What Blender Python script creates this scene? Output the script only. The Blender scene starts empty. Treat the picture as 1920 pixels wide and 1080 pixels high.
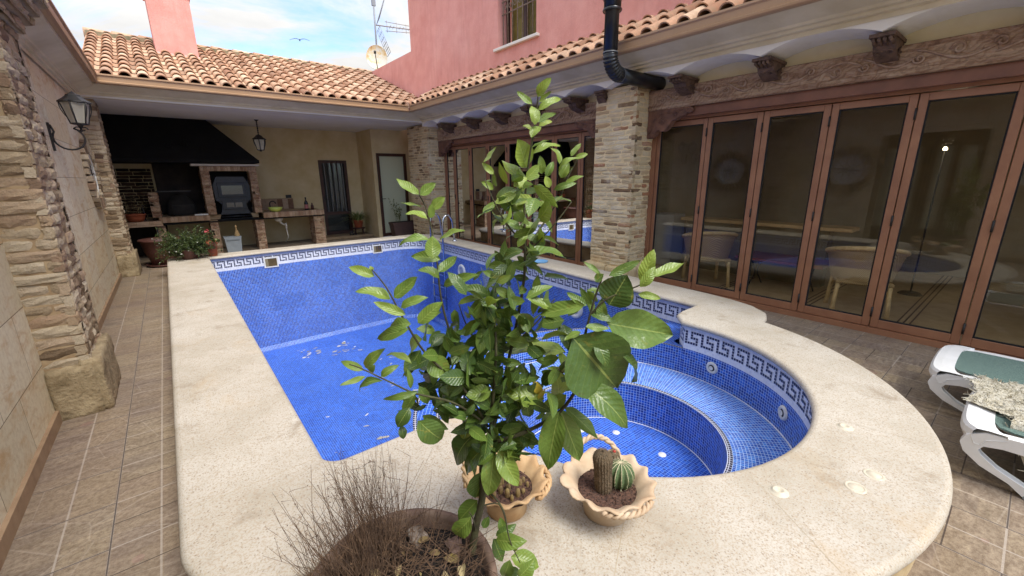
import bpy, math, random
from mathutils import Vector, Matrix
from mathutils.geometry import tessellate_polygon
R_ = random.Random(7)
PI = math.pi
S = bpy.context.scene
COL = S.collection

# ------------------------------------------------------------------ helpers
def lin(v):
    return v/12.92 if v <= 0.04045 else ((v+0.055)/1.055)**2.4
def rgb(r, g, b):
    return (lin(r/255), lin(g/255), lin(b/255), 1)

class MB:
    """collects faces; build() links them as one mesh object"""
    def __init__(s):
        s.v = []; s.f = []; s.var = []; s.mi = []; s.uv = []; s.sm = []
    def add(s, vs, fs, var=None, mi=0, uv=None, sm=False):
        o = len(s.v); s.v += [tuple(p) for p in vs]
        for k, f in enumerate(fs):
            s.f.append([i+o for i in f])
            s.var.append(R_.random() if var is None else var)
            s.mi.append(mi); s.sm.append(sm)
            s.uv.append([uv[i] for i in f] if uv else None)
    def box(s, a, b, mi=0, var=None, M=None, bev=0):
        x0, y0, z0 = a; x1, y1, z1 = b
        if bev:
            e = bev
            lo = []
            for (z, d) in ((z0, e), (z0+e, 0), (z1-e, 0), (z1, e)):
                ring = [(x0+d+e if d == 0 else x0+d+0, 0)]
                pts = [(x0+d+(0 if d else e), y0+d), (x1-d-(0 if d else e), y0+d), (x1-d, y0+d+(0 if d else e)), (x1-d, y1-d-(0 if d else e)),
                       (x1-d-(0 if d else e), y1-d), (x0+d+(0 if d else e), y1-d), (x0+d, y1-d-(0 if d else e)), (x0+d, y0+d+(0 if d else e))]
                lo.append([(p[0], p[1], z) for p in pts])
            vs = sum(lo, []); fs = [[7, 6, 5, 4, 3, 2, 1, 0], [24+i for i in range(8)]]
            for k in range(3):
                for i in range(8):
                    j = (i+1) % 8
                    fs.append([k*8+i, k*8+j, k*8+8+j, k*8+8+i])
        else:
            vs = [(x0, y0, z0), (x1, y0, z0), (x1, y1, z0), (x0, y1, z0), (x0, y0, z1), (x1, y0, z1), (x1, y1, z1), (x0, y1, z1)]
            fs = [[3, 2, 1, 0], [4, 5, 6, 7], [0, 1, 5, 4], [1, 2, 6, 5], [2, 3, 7, 6], [3, 0, 4, 7]]
        if M is not None: vs = [M @ Vector(p) for p in vs]
        s.add(vs, fs, R_.random() if var is None else var, mi)
    def tube(s, pts, r, n=8, mi=0, var=None, cap=True, sm=True):
        pts = [Vector(p) for p in pts]
        rs = r if isinstance(r, (list, tuple)) else [r]*len(pts)
        vs = []; up = None
        for i, p in enumerate(pts):
            a = pts[max(i-1, 0)]; b = pts[min(i+1, len(pts)-1)]
            t = (b-a).normalized() if (b-a).length > 1e-9 else Vector((0, 0, 1))
            if up is None:
                up = Vector((0, 0, 1)) if abs(t.z) < .9 else Vector((1, 0, 0))
            x = t.cross(up)
            if x.length < 1e-6: x = t.cross(Vector((0, 1, 0)))
            x.normalize(); y = x.cross(t).normalized(); up = y
            for k in range(n):
                an = 2*PI*k/n
                vs.append(p+(x*math.cos(an)+y*math.sin(an))*rs[i])
        fs = []
        for i in range(len(pts)-1):
            for k in range(n):
                j = (k+1) % n
                fs.append([i*n+k, i*n+j, (i+1)*n+j, (i+1)*n+k])
        v = R_.random() if var is None else var
        s.add(vs, fs, v, mi, sm=sm)
        if cap:
            o = len(s.v)-len(vs); L = len(pts)-1
            s.f.append([o+k for k in range(n)][::-1]); s.f.append([o+L*n+k for k in range(n)])
            s.var += [v, v]; s.mi += [mi, mi]; s.uv += [None, None]; s.sm += [False, False]
    def lathe(s, prof, c=(0, 0, 0), n=24, mi=0, var=None, sm=True, mod=None):
        """prof: list of (r,z)"""
        vs = []
        for i, (r, z) in enumerate(prof):
            for k in range(n):
                a = 2*PI*k/n; rr, zz = (r, z) if mod is None else mod(i, a, r, z)
                vs.append((c[0]+rr*math.cos(a), c[1]+rr*math.sin(a), c[2]+zz))
        fs = []
        for i in range(len(prof)-1):
            for k in range(n):
                j = (k+1) % n
                fs.append([i*n+k, i*n+j, (i+1)*n+j, (i+1)*n+k])
        s.add(vs, fs, R_.random() if var is None else var, mi, sm=sm)
    def prism(s, poly, fn, t0, t1, mi=0, var=None):
        """poly 2D points, fn(u,v,t)->3D"""
        n = len(poly)
        vs = [fn(u, v, t0) for u, v in poly]+[fn(u, v, t1) for u, v in poly]
        tri = tessellate_polygon([[Vector((u, v, 0)) for u, v in poly]])
        fs = [list(t) for t in tri]+[[i+n for i in t][::-1] for t in tri]
        for i in range(n):
            j = (i+1) % n
            fs.append([i, j, n+j, n+i])
        s.add(vs, fs, R_.random() if var is None else var, mi)
    def build(s, name, mats, parent=None, fix=True):
        me = bpy.data.meshes.new(name)
        me.from_pydata(s.v, [], s.f)
        for m in (mats if isinstance(mats, (list, tuple)) else [mats]): me.materials.append(m)
        me.polygons.foreach_set('material_index', s.mi)
        me.polygons.foreach_set('use_smooth', s.sm)
        at = me.attributes.new('var', 'FLOAT', 'FACE'); at.data.foreach_set('value', s.var)
        if any(u is not None for u in s.uv):
            ul = me.uv_layers.new(name='UVMap'); k = 0
            for p, u in zip(me.polygons, s.uv):
                for j, li in enumerate(p.loop_indices):
                    ul.data[li].uv = u[j] if u else (0, 0)
        if fix:
            import bmesh
            bm = bmesh.new(); bm.from_mesh(me); bmesh.ops.recalc_face_normals(bm, faces=bm.faces); bm.to_mesh(me); bm.free()
        me.update()
        o = bpy.data.objects.new(name, me); COL.objects.link(o)
        if parent: o.parent = parent; o.matrix_parent_inverse = parent_inv(parent)
        return o
def parent_inv(p):
    m = Matrix.Translation(p.location) @ p.rotation_euler.to_matrix().to_4x4()
    q = p.parent
    if q is not None: m = parent_world(q) @ p.matrix_parent_inverse @ m
    return m.inverted()
def parent_world(p):
    m = Matrix.Translation(p.location) @ p.rotation_euler.to_matrix().to_4x4()
    return m if p.parent is None else parent_world(p.parent) @ p.matrix_parent_inverse @ m
def tag(o, label, cat, group=None):
    o['label'] = label; o['category'] = cat
    if group: o['group'] = group
    return o
def thing(name, label, cat, loc=(0, 0, 0), group=None):
    o = bpy.data.objects.new(name, None); COL.objects.link(o); o.location = loc; o.empty_display_size = .1
    return tag(o, label, cat, group)
def lerp(a, b, t): return a+(b-a)*t

# camera solved from the photograph's vanishing points
H = 1.6; F = 783.87
def rotm():
    a, b, c = -0.67736, -0.26011, 0.009962
    return Matrix.Rotation(a, 3, 'Z') @ Matrix.Rotation(b, 3, 'X') @ Matrix.Rotation(c, 3, 'Y')
RM = rotm()
CAM = Vector((0, 0, H))
cd = bpy.data.cameras.new('camera'); cam = bpy.data.objects.new('camera', cd); COL.objects.link(cam); S.camera = cam
cd.sensor_width = 36; cd.lens = F/1920*36; cd.clip_start = .02; cd.clip_end = 3000
right, fwd, up_ = RM.col[0], RM.col[1], RM.col[2]
cam.matrix_world = Matrix(((right[0], up_[0], -fwd[0], 0), (right[1], up_[1], -fwd[1], 0), (right[2], up_[2], -fwd[2], H), (0, 0, 0, 1)))

# ------------------------------------------------------------------ materials
def newmat(name):
    m = bpy.data.materials.new(name); m.use_nodes = True
    nt = m.node_tree; nt.nodes.clear()
    out = nt.nodes.new('ShaderNodeOutputMaterial'); b = nt.nodes.new('ShaderNodeBsdfPrincipled')
    nt.links.new(b.outputs[0], out.inputs[0])
    return m, nt, b, out
class G:
    """tiny node-graph helper"""
    def __init__(s, nt): s.nt = nt
    def n(s, t, **kw):
        x = s.nt.nodes.new(t)
        for k, v in kw.items():
            if k.startswith('i_'):
                key = k[2:].replace('_', ' ')
                x.inputs[int(key) if key.isdigit() else key].default_value = v
            else: setattr(x, k, v)
        return x
    def l(s, a, b): s.nt.links.new(a, b)
    def coord(s, kind='Object', scale=(1, 1, 1), rot=(0, 0, 0)):
        tc = s.n('ShaderNodeTexCoord'); mp = s.n('ShaderNodeMapping')
        mp.inputs['Scale'].default_value = scale; mp.inputs['Rotation'].default_value = rot
        s.l(tc.outputs[kind], mp.inputs[0]); return mp.outputs[0]
    def noise(s, vec, scale, detail=4, rough=.6, dist=0):
        x = s.n('ShaderNodeTexNoise', i_Scale=scale, i_Detail=detail, i_Roughness=rough, i_Distortion=dist)
        if vec is not None: s.l(vec, x.inputs['Vector'])
        return x.outputs['Fac']
    def ramp(s, fac, stops, interp='LINEAR'):
        x = s.n('ShaderNodeValToRGB'); cr = x.color_ramp; cr.interpolation = interp
        while len(cr.elements) < len(stops): cr.elements.new(.5)
        for e, (p, c) in zip(cr.elements, stops): e.position = p; e.color = c
        s.l(fac, x.inputs[0]); return x.outputs[0]
    def mix(s, fac, a, b, mode='MIX'):
        x = s.n('ShaderNodeMix', data_type='RGBA', blend_type=mode)
        for sock, v in ((x.inputs[0], fac), (x.inputs[6], a), (x.inputs[7], b)):
            if hasattr(v, 'is_linked') or isinstance(v, bpy.types.NodeSocket): s.l(v, sock)
            else: sock.default_value = v
        return x.outputs[2]
    def math(s, op, a, b=None, clamp=False):
        x = s.n('ShaderNodeMath', operation=op, use_clamp=clamp)
        for i, v in enumerate((a, b)):
            if v is None: continue
            if isinstance(v, bpy.types.NodeSocket): s.l(v, x.inputs[i])
            else: x.inputs[i].default_value = v
        return x.outputs[0]
    def bump(s, h, bsdf, strength=.3, dist=.01):
        x = s.n('ShaderNodeBump', i_Strength=strength, i_Distance=dist)
        s.l(h, x.inputs['Height']); s.l(x.outputs[0], bsdf.inputs['Normal'])
    def var(s):
        return s.n('ShaderNodeAttribute', attribute_name='var').outputs['Fac']
def simple(name, col, rough=.6, metal=0, c2=None, nscale=8, bump=0, bscale=60, spec=None, bdist=.005, detail=4):
    m, nt, b, o = newmat(name); g = G(nt); v = g.coord()
    if c2 is not None:
        f = g.noise(v, nscale, detail); g.l(g.ramp(f, [(.32, col), (.68, c2)]), b.inputs['Base Color'])
    else: b.inputs['Base Color'].default_value = col
    b.inputs['Roughness'].default_value = rough; b.inputs['Metallic'].default_value = metal
    if spec is not None: b.inputs['Specular IOR Level'].default_value = spec
    if bump: g.bump(g.noise(v, bscale, 5, .65), b, bump, bdist)
    return m
def brickmat(name, stops, bump=.9, bscale=35, stain=None, dark=.42):
    m, nt, b, o = newmat(name); g = G(nt); v = g.coord()
    base = g.ramp(g.var(), stops)
    f = g.noise(v, 22, 6, .7)
    base = g.mix(g.ramp(f, [(.3, (0, 0, 0, 1)), (.75, (1, 1, 1, 1))]), g.mix(dark, base, rgb(90, 70, 48), 'MULTIPLY'), base)
    f2 = g.noise(v, 3.2, 4, .6)
    base = g.mix(g.math('MULTIPLY', g.ramp(f2, [(.5, (0, 0, 0, 1)), (.72, (1, 1, 1, 1))]), .4), base, stain or rgb(205, 185, 150))
    g.l(base, b.inputs['Base Color']); b.inputs['Roughness'].default_value = .92; b.inputs['Specular IOR Level'].default_value = .15
    g.bump(g.noise(v, bscale, 8, .72), b, bump, .02)
    return m
BRICK_L = brickmat('weathered_brick', [(0, rgb(126, 106, 84)), (.18, rgb(168, 148, 120)), (.45, rgb(194, 176, 148)), (.72, rgb(210, 195, 168)), (.88, rgb(184, 156, 128)), (1, rgb(116, 96, 80))], dark=.25, bscale=60)
BRICK_R = brickmat('cream_brick', [(0, rgb(112, 86, 64)), (.1, rgb(168, 142, 108)), (.25, rgb(204, 184, 146)), (.6, rgb(220, 202, 166)), (.82, rgb(206, 180, 140)), (.94, rgb(182, 150, 112)), (1, rgb(174, 122, 90))], stain=rgb(232, 222, 198), dark=.2, bump=.6)
BRICK_B = brickmat('kitchen_brick', [(0, rgb(138, 104, 82)), (.4, rgb(178, 148, 122)), (.8, rgb(202, 176, 150)), (1, rgb(150, 124, 104))], stain=rgb(190, 164, 136))
MORTAR_L = simple('tan_mortar', rgb(176, 154, 120), .95, c2=rgb(150, 126, 94), nscale=12, bump=.6, bscale=50)
MORTAR_R = simple('cream_mortar', rgb(228, 206, 162), .95, c2=rgb(212, 188, 142), nscale=12, bump=.6, bscale=50)
SANDST = simple('rough_sandstone', rgb(176, 158, 124), .95, c2=rgb(128, 110, 80), nscale=9, bump=1.0, bscale=34, bdist=.02)
SANDST2 = simple('pale_sandstone', rgb(226, 202, 156), .95, c2=rgb(204, 178, 130), nscale=9, bump=.8, bscale=22, bdist=.02)
def pinkmat():
    m, nt, b, o = newmat('pink_render'); g = G(nt); v = g.coord()
    base = g.ramp(g.noise(v, 3, 5), [(.32, rgb(216, 150, 138)), (.68, rgb(228, 166, 154))])
    st = g.noise(g.coord(scale=(5, 5, .35)), 2.2, 6, .7)
    base = g.mix(g.math('MULTIPLY', g.ramp(st, [(.5, (0, 0, 0, 1)), (.78, (1, 1, 1, 1))]), .4), base, rgb(190, 128, 118))
    bl = g.noise(v, .8, 5, .6)
    base = g.mix(g.math('MULTIPLY', g.ramp(bl, [(.5, (0, 0, 0, 1)), (.75, (1, 1, 1, 1))]), .35), base, rgb(236, 186, 176))
    g.l(base, b.inputs['Base Color']); b.inputs['Roughness'].default_value = .93; b.inputs['Specular IOR Level'].default_value = .2
    g.bump(g.math('ADD', g.noise(v, 120, 5, .7), g.noise(g.coord(scale=(1, 1, .4)), 30, 4)), b, .7, .008); return m
PINK = pinkmat()
GUTTER = simple('brown_gutter', rgb(166, 132, 98), .42, c2=rgb(174, 140, 106), nscale=2)
CORNICE = simple('stone_cornice', rgb(218, 205, 174), .85, c2=rgb(198, 183, 148), nscale=2.5, bump=.15, bscale=40)
WHITE_P = simple('white_plaster', rgb(238, 233, 222), .9, c2=rgb(228, 222, 206), nscale=4, bump=.2, bscale=60)
CREAM_P = simple('cream_plaster', rgb(230, 220, 184), .9, c2=rgb(220, 208, 168), nscale=3, bump=.2, bscale=60)
YELLOW_P = simple('ochre_plaster', rgb(214, 196, 156), .92, c2=rgb(196, 174, 128), nscale=2.2, bump=.35, bscale=45, detail=7)
CEIL = simple('ceiling_plaster', rgb(222, 217, 208), .9, c2=rgb(212, 206, 196), nscale=2)
BLACK_M = simple('black_sheet_metal', rgb(14, 14, 14), .7, c2=rgb(24, 23, 22), nscale=3, bump=.1, spec=.15)
IRON = simple('wrought_iron', rgb(30, 29, 28), .55, c2=rgb(46, 42, 38), nscale=20)
OVEN = simple('oven_steel', rgb(34, 38, 42), .5, c2=rgb(44, 48, 52), nscale=6)
STEEL = simple('stainless_steel', rgb(190, 192, 196), .22, metal=1)
FLUE = simple('black_flue_enamel', rgb(22, 23, 24), .28, c2=rgb(34, 35, 36), nscale=4)
FRAME = simple('reddish_brown_frame', rgb(154, 108, 78), .45, c2=rgb(136, 92, 66), nscale=4)
DKFRAME = simple('dark_brown_door', rgb(72, 42, 30), .5, c2=rgb(58, 32, 24), nscale=6)
WHITE_PL = simple('white_resin', rgb(232, 232, 230), .35, c2=rgb(220, 220, 216), nscale=6, bump=.06, bscale=90)
SOIL = simple('dark_soil', rgb(46, 36, 30), .95, c2=rgb(20, 15, 12), nscale=60, bump=1, bscale=120, bdist=.02)
TERRA = simple('terracotta', rgb(176, 96, 62), .8, c2=rgb(150, 78, 50), nscale=7, bump=.15)
TERRA_D = simple('brown_glazed_clay', rgb(92, 56, 46), .55, c2=rgb(74, 44, 38), nscale=7, bump=.15)
POT_CREAM = simple('cream_clay', rgb(204, 184, 156), .75, c2=rgb(182, 154, 122), nscale=9, bump=.2, bscale=70)
POT_OCHRE = simple('ochre_clay', rgb(204, 172, 128), .7, c2=rgb(170, 132, 88), nscale=9, bump=.2, bscale=70)
POT_WOOD = simple('weathered_clay_rim', rgb(134, 112, 94), .85, c2=rgb(100, 78, 66), nscale=14, bump=.4, bscale=60)
WICKER_F = simple('rattan_pole', rgb(222, 196, 146), .6, c2=rgb(202, 172, 120), nscale=20)
LIGHTWOOD = simple('pale_wood', rgb(206, 172, 120), .55, c2=rgb(186, 150, 100), nscale=8)
GREYBOX = simple('grey_appliance', rgb(150, 154, 156), .5)
PLASTIC_G = simple('grey_plastic', rgb(138, 146, 150), .6, c2=rgb(126, 134, 138))
WHITE_FIT = simple('white_pool_fitting', rgb(226, 226, 220), .4, c2=rgb(206, 204, 194), nscale=30)
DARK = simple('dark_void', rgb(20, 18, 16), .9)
def stemmat(): return simple('brown_bark', rgb(78, 78, 46), .85, c2=rgb(56, 50, 34), nscale=40, bump=.5, bscale=120)
BARK = stemmat()
DRY = simple('dry_brown_stems', rgb(116, 90, 66), .9, c2=rgb(62, 46, 36), nscale=30)

def wicker():
    m, nt, b, o = newmat('woven_rattan'); g = G(nt)
    v = g.coord(scale=(60, 60, 34))
    w = g.n('ShaderNodeTexWave', wave_type='BANDS', bands_direction='DIAGONAL', i_Scale=1.0, i_Distortion=1.2)
    g.l(v, w.inputs[0])
    w2 = g.n('ShaderNodeTexWave', wave_type='BANDS', bands_direction='Z', i_Scale=1.3, i_Distortion=.6); g.l(v, w2.inputs[0])
    f = g.math('MULTIPLY', w.outputs['Fac'], w2.outputs['Fac'])
    g.l(g.ramp(f, [(0, rgb(150, 122, 80)), (.5, rgb(216, 190, 142)), (1, rgb(230, 208, 164))]), b.inputs['Base Color'])
    b.inputs['Roughness'].default_value = .7; g.bump(f, b, .8, .006); return m
WICKER = wicker()
def tilemat():
    m, nt, b, o = newmat('clay_roof_tile'); g = G(nt); v = g.coord()
    base = g.ramp(g.var(), [(0, rgb(156, 112, 84)), (.3, rgb(192, 148, 116)), (.6, rgb(208, 168, 136)), (.85, rgb(220, 188, 156)), (1, rgb(148, 102, 76))])
    f = g.noise(v, 9, 6, .7)
    base = g.mix(g.ramp(f, [(.42, (0, 0, 0, 1)), (.7, (.75, .75, .75, 1))]), base, rgb(142, 122, 96))
    g.l(base, b.inputs['Base Color']); b.inputs['Roughness'].default_value = .9; g.bump(g.noise(v, 60, 5), b, .4, .008); return m
TILE = tilemat()
def stonewall():
    """large cream stone slabs with thin joints and rusty veining"""
    m, nt, b, o = newmat('stone_slab_cladding'); g = G(nt)
    tc = g.n('ShaderNodeTexCoord'); sp = g.n('ShaderNodeSeparateXYZ'); g.l(tc.outputs['Object'], sp.inputs[0])
    cb = g.n('ShaderNodeCombineXYZ'); g.l(sp.outputs['Y'], cb.inputs[0]); g.l(sp.outputs['Z'], cb.inputs[1])
    br = g.n('ShaderNodeTexBrick', offset=.5, i_Scale=1.0); g.l(cb.outputs[0], br.inputs['Vector'])
    br.inputs['Brick Width'].default_value = .62; br.inputs['Row Height'].default_value = .41; br.inputs['Mortar Size'].default_value = .0022
    br.inputs['Color1'].default_value = (0, 0, 0, 1); br.inputs['Color2'].default_value = (1, 1, 1, 1); br.inputs['Mortar'].default_value = (.5, .5, .5, 1)
    base = g.ramp(br.outputs['Color'], [(0, rgb(208, 198, 168)), (.5, rgb(222, 213, 186)), (1, rgb(214, 198, 158))])
    mp = g.n('ShaderNodeMapping'); mp.inputs['Rotation'].default_value = (.5, 0, 0); mp.inputs['Scale'].default_value = (1, 1, 2.6); g.l(tc.outputs['Object'], mp.inputs[0])
    f = g.noise(mp.outputs[0], 2.6, 7, .65, 1.2)
    base = g.mix(g.ramp(f, [(.5, (0, 0, 0, 1)), (.72, (.8, .8, .8, 1))]), base, rgb(186, 146, 92))
    f2 = g.noise(tc.outputs['Object'], 30, 5, .7)
    base = g.mix(g.ramp(f2, [(.45, (0, 0, 0, 1)), (.8, (.5, .5, .5, 1))]), base, rgb(160, 136, 100))
    base = g.mix(br.outputs['Fac'], base, rgb(96, 78, 56))
    g.l(base, b.inputs['Base Color']); b.inputs['Roughness'].default_value = .8
    h = g.math('SUBTRACT', g.noise(tc.outputs['Object'], 24, 6), g.math('MULTIPLY', br.outputs['Fac'], 2.0)); g.bump(h, b, .3, .006); return m
SLAB = stonewall()
def patio():
    """printed stoneware tiles 0.36 m, staggered, dark joint plus pale printed joints"""
    m, nt, b, o = newmat('patio_tile'); g = G(nt)
    tc = g.n('ShaderNodeTexCoord'); sp = g.n('ShaderNodeSeparateXYZ'); g.l(tc.outputs['Object'], sp.inputs[0])
    cb = g.n('ShaderNodeCombineXYZ')
    g.l(g.math('ADD', sp.outputs['Y'], .2), cb.inputs[0]); g.l(g.math('ADD', sp.outputs['X'], .465+3.6), cb.inputs[1])
    def brick(w, h, mo, off):
        br = g.n('ShaderNodeTexBrick', offset=off, i_Scale=1.0); g.l(cb.outputs[0], br.inputs['Vector'])
        br.inputs['Brick Width'].default_value = w; br.inputs['Row Height'].default_value = h; br.inputs['Mortar Size'].default_value = mo
        br.inputs['Color1'].default_value = (0, 0, 0, 1); br.inputs['Color2'].default_value = (1, 1, 1, 1); br.inputs['Mortar'].default_value = (.5, .5, .5, 1)
        br.inputs['Mortar Smooth'].default_value = .1; return br
    b1 = brick(.36, .36, .0032, .5); b2 = brick(.36, .18, .0042, .0); b3 = brick(.18, .18, .01, .5)
    mp = g.n('ShaderNodeMapping'); mp.inputs['Scale'].default_value = (1, 3.4, 1); mp.inputs['Rotation'].default_value = (0, 0, .5); g.l(tc.outputs['Object'], mp.inputs[0])
    f = g.noise(mp.outputs[0], 7, 8, .72, .6)
    base = g.ramp(f, [(.3, rgb(92, 80, 69)), (.46, rgb(128, 115, 101)), (.6, rgb(150, 136, 119)), (.76, rgb(172, 157, 132))])
    base = g.mix(g.math('MULTIPLY', b3.outputs['Color'], .45), base, rgb(170, 152, 116))
    base = g.mix(g.math('MULTIPLY', b1.outputs['Color'], .28), base, rgb(134, 112, 98))
    fs = g.noise(tc.outputs['Object'], 46, 7, .75)
    base = g.mix(g.ramp(fs, [(.44, (0, 0, 0, 1)), (.7, (.8, .8, .8, 1))]), base, rgb(92, 74, 60))
    # pinkish printed pebbles at some tile corners
    vo = g.n('ShaderNodeTexVoronoi', feature='F1', i_Scale=3.1); g.l(cb.outputs[0], vo.inputs[0])
    base = g.mix(g.math('MULTIPLY', g.math('LESS_THAN', vo.outputs['Distance'], .12), .22), base, rgb(168, 126, 120))
    ve = g.n('ShaderNodeTexVoronoi', feature='DISTANCE_TO_EDGE', i_Scale=3.1); g.l(cb.outputs[0], ve.inputs[0])
    base = g.mix(g.math('MULTIPLY', g.math('LESS_THAN', ve.outputs[0], .008), .13), base, rgb(206, 194, 178))
    base = g.mix(g.math('MULTIPLY', b2.outputs['Fac'], .5), base, rgb(186, 176, 164))
    base = g.mix(g.math('MULTIPLY', b1.outputs['Fac'], .85), base, rgb(62, 54, 50))
    fw = g.noise(tc.outputs['Object'], .9, 3)
    base = g.mix(g.ramp(fw, [(.4, (0, 0, 0, 1)), (.75, (.35, .35, .35, 1))]), base, rgb(108, 88, 70))
    g.l(base, b.inputs['Base Color'])
    g.l(g.ramp(f, [(.3, (.42, .42, .42, 1)), (.8, (.62, .62, .62, 1))]), b.inputs['Roughness']); b.inputs['Specular IOR Level'].default_value = .35
    h = g.math('SUBTRACT', fs, g.math('MULTIPLY', b1.outputs['Fac'], 2.5)); g.bump(h, b, .25, .006); return m
PATIO = patio()
def coping():
    m, nt, b, o = newmat('cream_terrazzo_coping'); g = G(nt); v = g.coord()
    base = g.ramp(g.noise(v, 2.2, 6, .65), [(.3, rgb(168, 160, 143)), (.55, rgb(188, 181, 167)), (.8, rgb(199, 194, 182))])
    base = g.mix(g.ramp(g.noise(v, 150, 3, .6), [(.38, (.8, .8, .8, 1)), (.54, (0, 0, 0, 1))]), base, rgb(166, 150, 128))
    vo = g.n('ShaderNodeTexVoronoi', feature='F1', i_Scale=95.0); g.l(v, vo.inputs[0])
    sel = g.n('ShaderNodeSeparateColor'); g.l(vo.outputs['Color'], sel.inputs[0])
    dots = g.math('MULTIPLY', g.math('LESS_THAN', vo.outputs['Distance'], .32), g.math('GREATER_THAN', sel.outputs[0], .72))
    base = g.mix(g.math('MULTIPLY', dots, .5), base, rgb(116, 98, 78))
    f = g.noise(v, 1.5, 7, .7, .8)
    base = g.mix(g.ramp(f, [(.57, (0, 0, 0, 1)), (.78, (.6, .6, .6, 1))]), base, rgb(176, 150, 112))
    f = g.noise(v, 3.7, 8, .75, .3)
    base = g.mix(g.ramp(f, [(.55, (0, 0, 0, 1)), (.76, (.75, .75, .75, 1))]), base, rgb(126, 108, 84))
    g.l(base, b.inputs['Base Color']); b.inputs['Roughness'].default_value = .75; b.inputs['Specular IOR Level'].default_value = .25
    g.bump(g.noise(v, 160, 4, .7), b, .35, .003); return m
COPING = coping()
def mosaic(name, stops, grout, t=.025, mo=.0019, sheet=.3, stain=.5, rough=.42):
    """25 mm glass mosaic, UV in metres"""
    m, nt, b, o = newmat(name); g = G(nt)
    tc = g.n('ShaderNodeTexCoord'); uv = tc.outputs['UV']
    br = g.n('ShaderNodeTexBrick', offset=0.0, i_Scale=1.0); g.l(uv, br.inputs['Vector'])
    br.inputs['Brick Width'].default_value = t; br.inputs['Row Height'].default_value = t; br.inputs['Mortar Size'].default_value = mo
    br.inputs['Color1'].default_value = (0, 0, 0, 1); br.inputs['Color2'].default_value = (1, 1, 1, 1); br.inputs['Mortar'].default_value = (.5, .5, .5, 1)
    base = g.ramp(br.outputs['Color'], stops)
    bs = g.n('ShaderNodeTexBrick', offset=.35, i_Scale=1.0); g.l(uv, bs.inputs['Vector'])
    bs.inputs['Brick Width'].default_value = sheet; bs.inputs['Row Height'].default_value = sheet*1.0; bs.inputs['Mortar Size'].default_value = 0
    bs.inputs['Color1'].default_value = (0, 0, 0, 1); bs.inputs['Color2'].default_value = (1, 1, 1, 1)
    sh = g.ramp(bs.outputs['Color'], [(0, (.92, .93, .95, 1)), (.6, (1, 1, 1, 1)), (1, (1.05, 1.05, 1.03, 1))])
    base = g.mix(1.0, base, sh, 'MULTIPLY')
    gr = g.mix(1.0, grout, g.ramp(bs.outputs['Color'], [(0, (.78, .80, .82, 1)), (.5, (.9, .92, .94, 1)), (1, (1, 1, 1, 1))]), 'MULTIPLY')
    base = g.mix(br.outputs['Fac'], base, gr)
    f = g.noise(g.coord(), 1.7, 6, .7)
    base = g.mix(g.math('MULTIPLY', g.ramp(f, [(.5, (0, 0, 0, 1)), (.8, (1, 1, 1, 1))]), stain), base, rgb(92, 118, 172))
    f = g.noise(g.coord(), 9, 6, .75)
    base = g.mix(g.math('MULTIPLY', g.ramp(f, [(.55, (0, 0, 0, 1)), (.8, (1, 1, 1, 1))]), stain*.5), base, rgb(130, 146, 180))
    g.l(base, b.inputs['Base Color'])
    g.l(g.math('ADD', g.math('MULTIPLY', br.outputs['Fac'], .4), rough), b.inputs['Roughness']); b.inputs['Specular IOR Level'].default_value = .28
    g.bump(g.math('SUBTRACT', 1.0, br.outputs['Fac']), b, .2, .002); return m
GROUT = rgb(206, 212, 228)
MOS_BLUE = mosaic('blue_mosaic', [(0, rgb(2, 48, 132)), (.5, rgb(4, 68, 168)), (1, rgb(18, 100, 204))], rgb(186, 206, 238), stain=.28, mo=.0018)
MOS_MID = mosaic('pale_blue_mosaic', [(0, rgb(22, 76, 172)), (.5, rgb(34, 98, 194)), (1, rgb(60, 130, 214))], rgb(196, 214, 238), stain=.15, mo=.0020)
MOS_FLOOR = mosaic('deep_blue_mosaic', [(0, rgb(2, 52, 146)), (.5, rgb(4, 68, 174)), (1, rgb(14, 92, 202))], rgb(140, 172, 232), stain=.2, mo=.0016)
MOS_WHITE = mosaic('white_mosaic', [(0, rgb(206, 210, 220)), (1, rgb(226, 228, 234))], rgb(232, 232, 232), stain=.1)
MOS_NAVY = mosaic('navy_mosaic', [(0, rgb(14, 14, 34)), (.5, rgb(20, 22, 46)), (1, rgb(32, 34, 62))], rgb(210, 210, 220), stain=.05, mo=.0022)
MOS_GREY = mosaic('grey_mosaic', [(0, rgb(96, 108, 122)), (.5, rgb(128, 140, 152)), (1, rgb(166, 176, 184))], rgb(180, 186, 196), stain=.2)
NAVY = simple('navy_tile', rgb(26, 28, 62), .3, c2=rgb(36, 40, 80), nscale=40)
def glassmat(name, tint, ior=1.55):
    m, nt, b, o = newmat(name); g = G(nt); nt.nodes.remove(b)
    t = g.n('ShaderNodeBsdfTransparent'); t.inputs[0].default_value = tint
    gl = g.n('ShaderNodeBsdfGlossy'); gl.inputs['Roughness'].default_value = .0; gl.inputs[0].default_value = (.92, .93, .93, 1)
    fr = g.n('ShaderNodeFresnel', i_IOR=ior); mx = g.n('ShaderNodeMixShader')
    g.l(fr.outputs[0], mx.inputs[0]); g.l(t.outputs[0], mx.inputs[1]); g.l(gl.outputs[0], mx.inputs[2]); g.l(mx.outputs[0], o.inputs[0]); return m
GLASS = glassmat('window_glass', (.96, .95, .91, 1), 1.5)
GLASS_U = glassmat('upper_glass', (.9, .9, .88, 1), 1.12)
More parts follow.
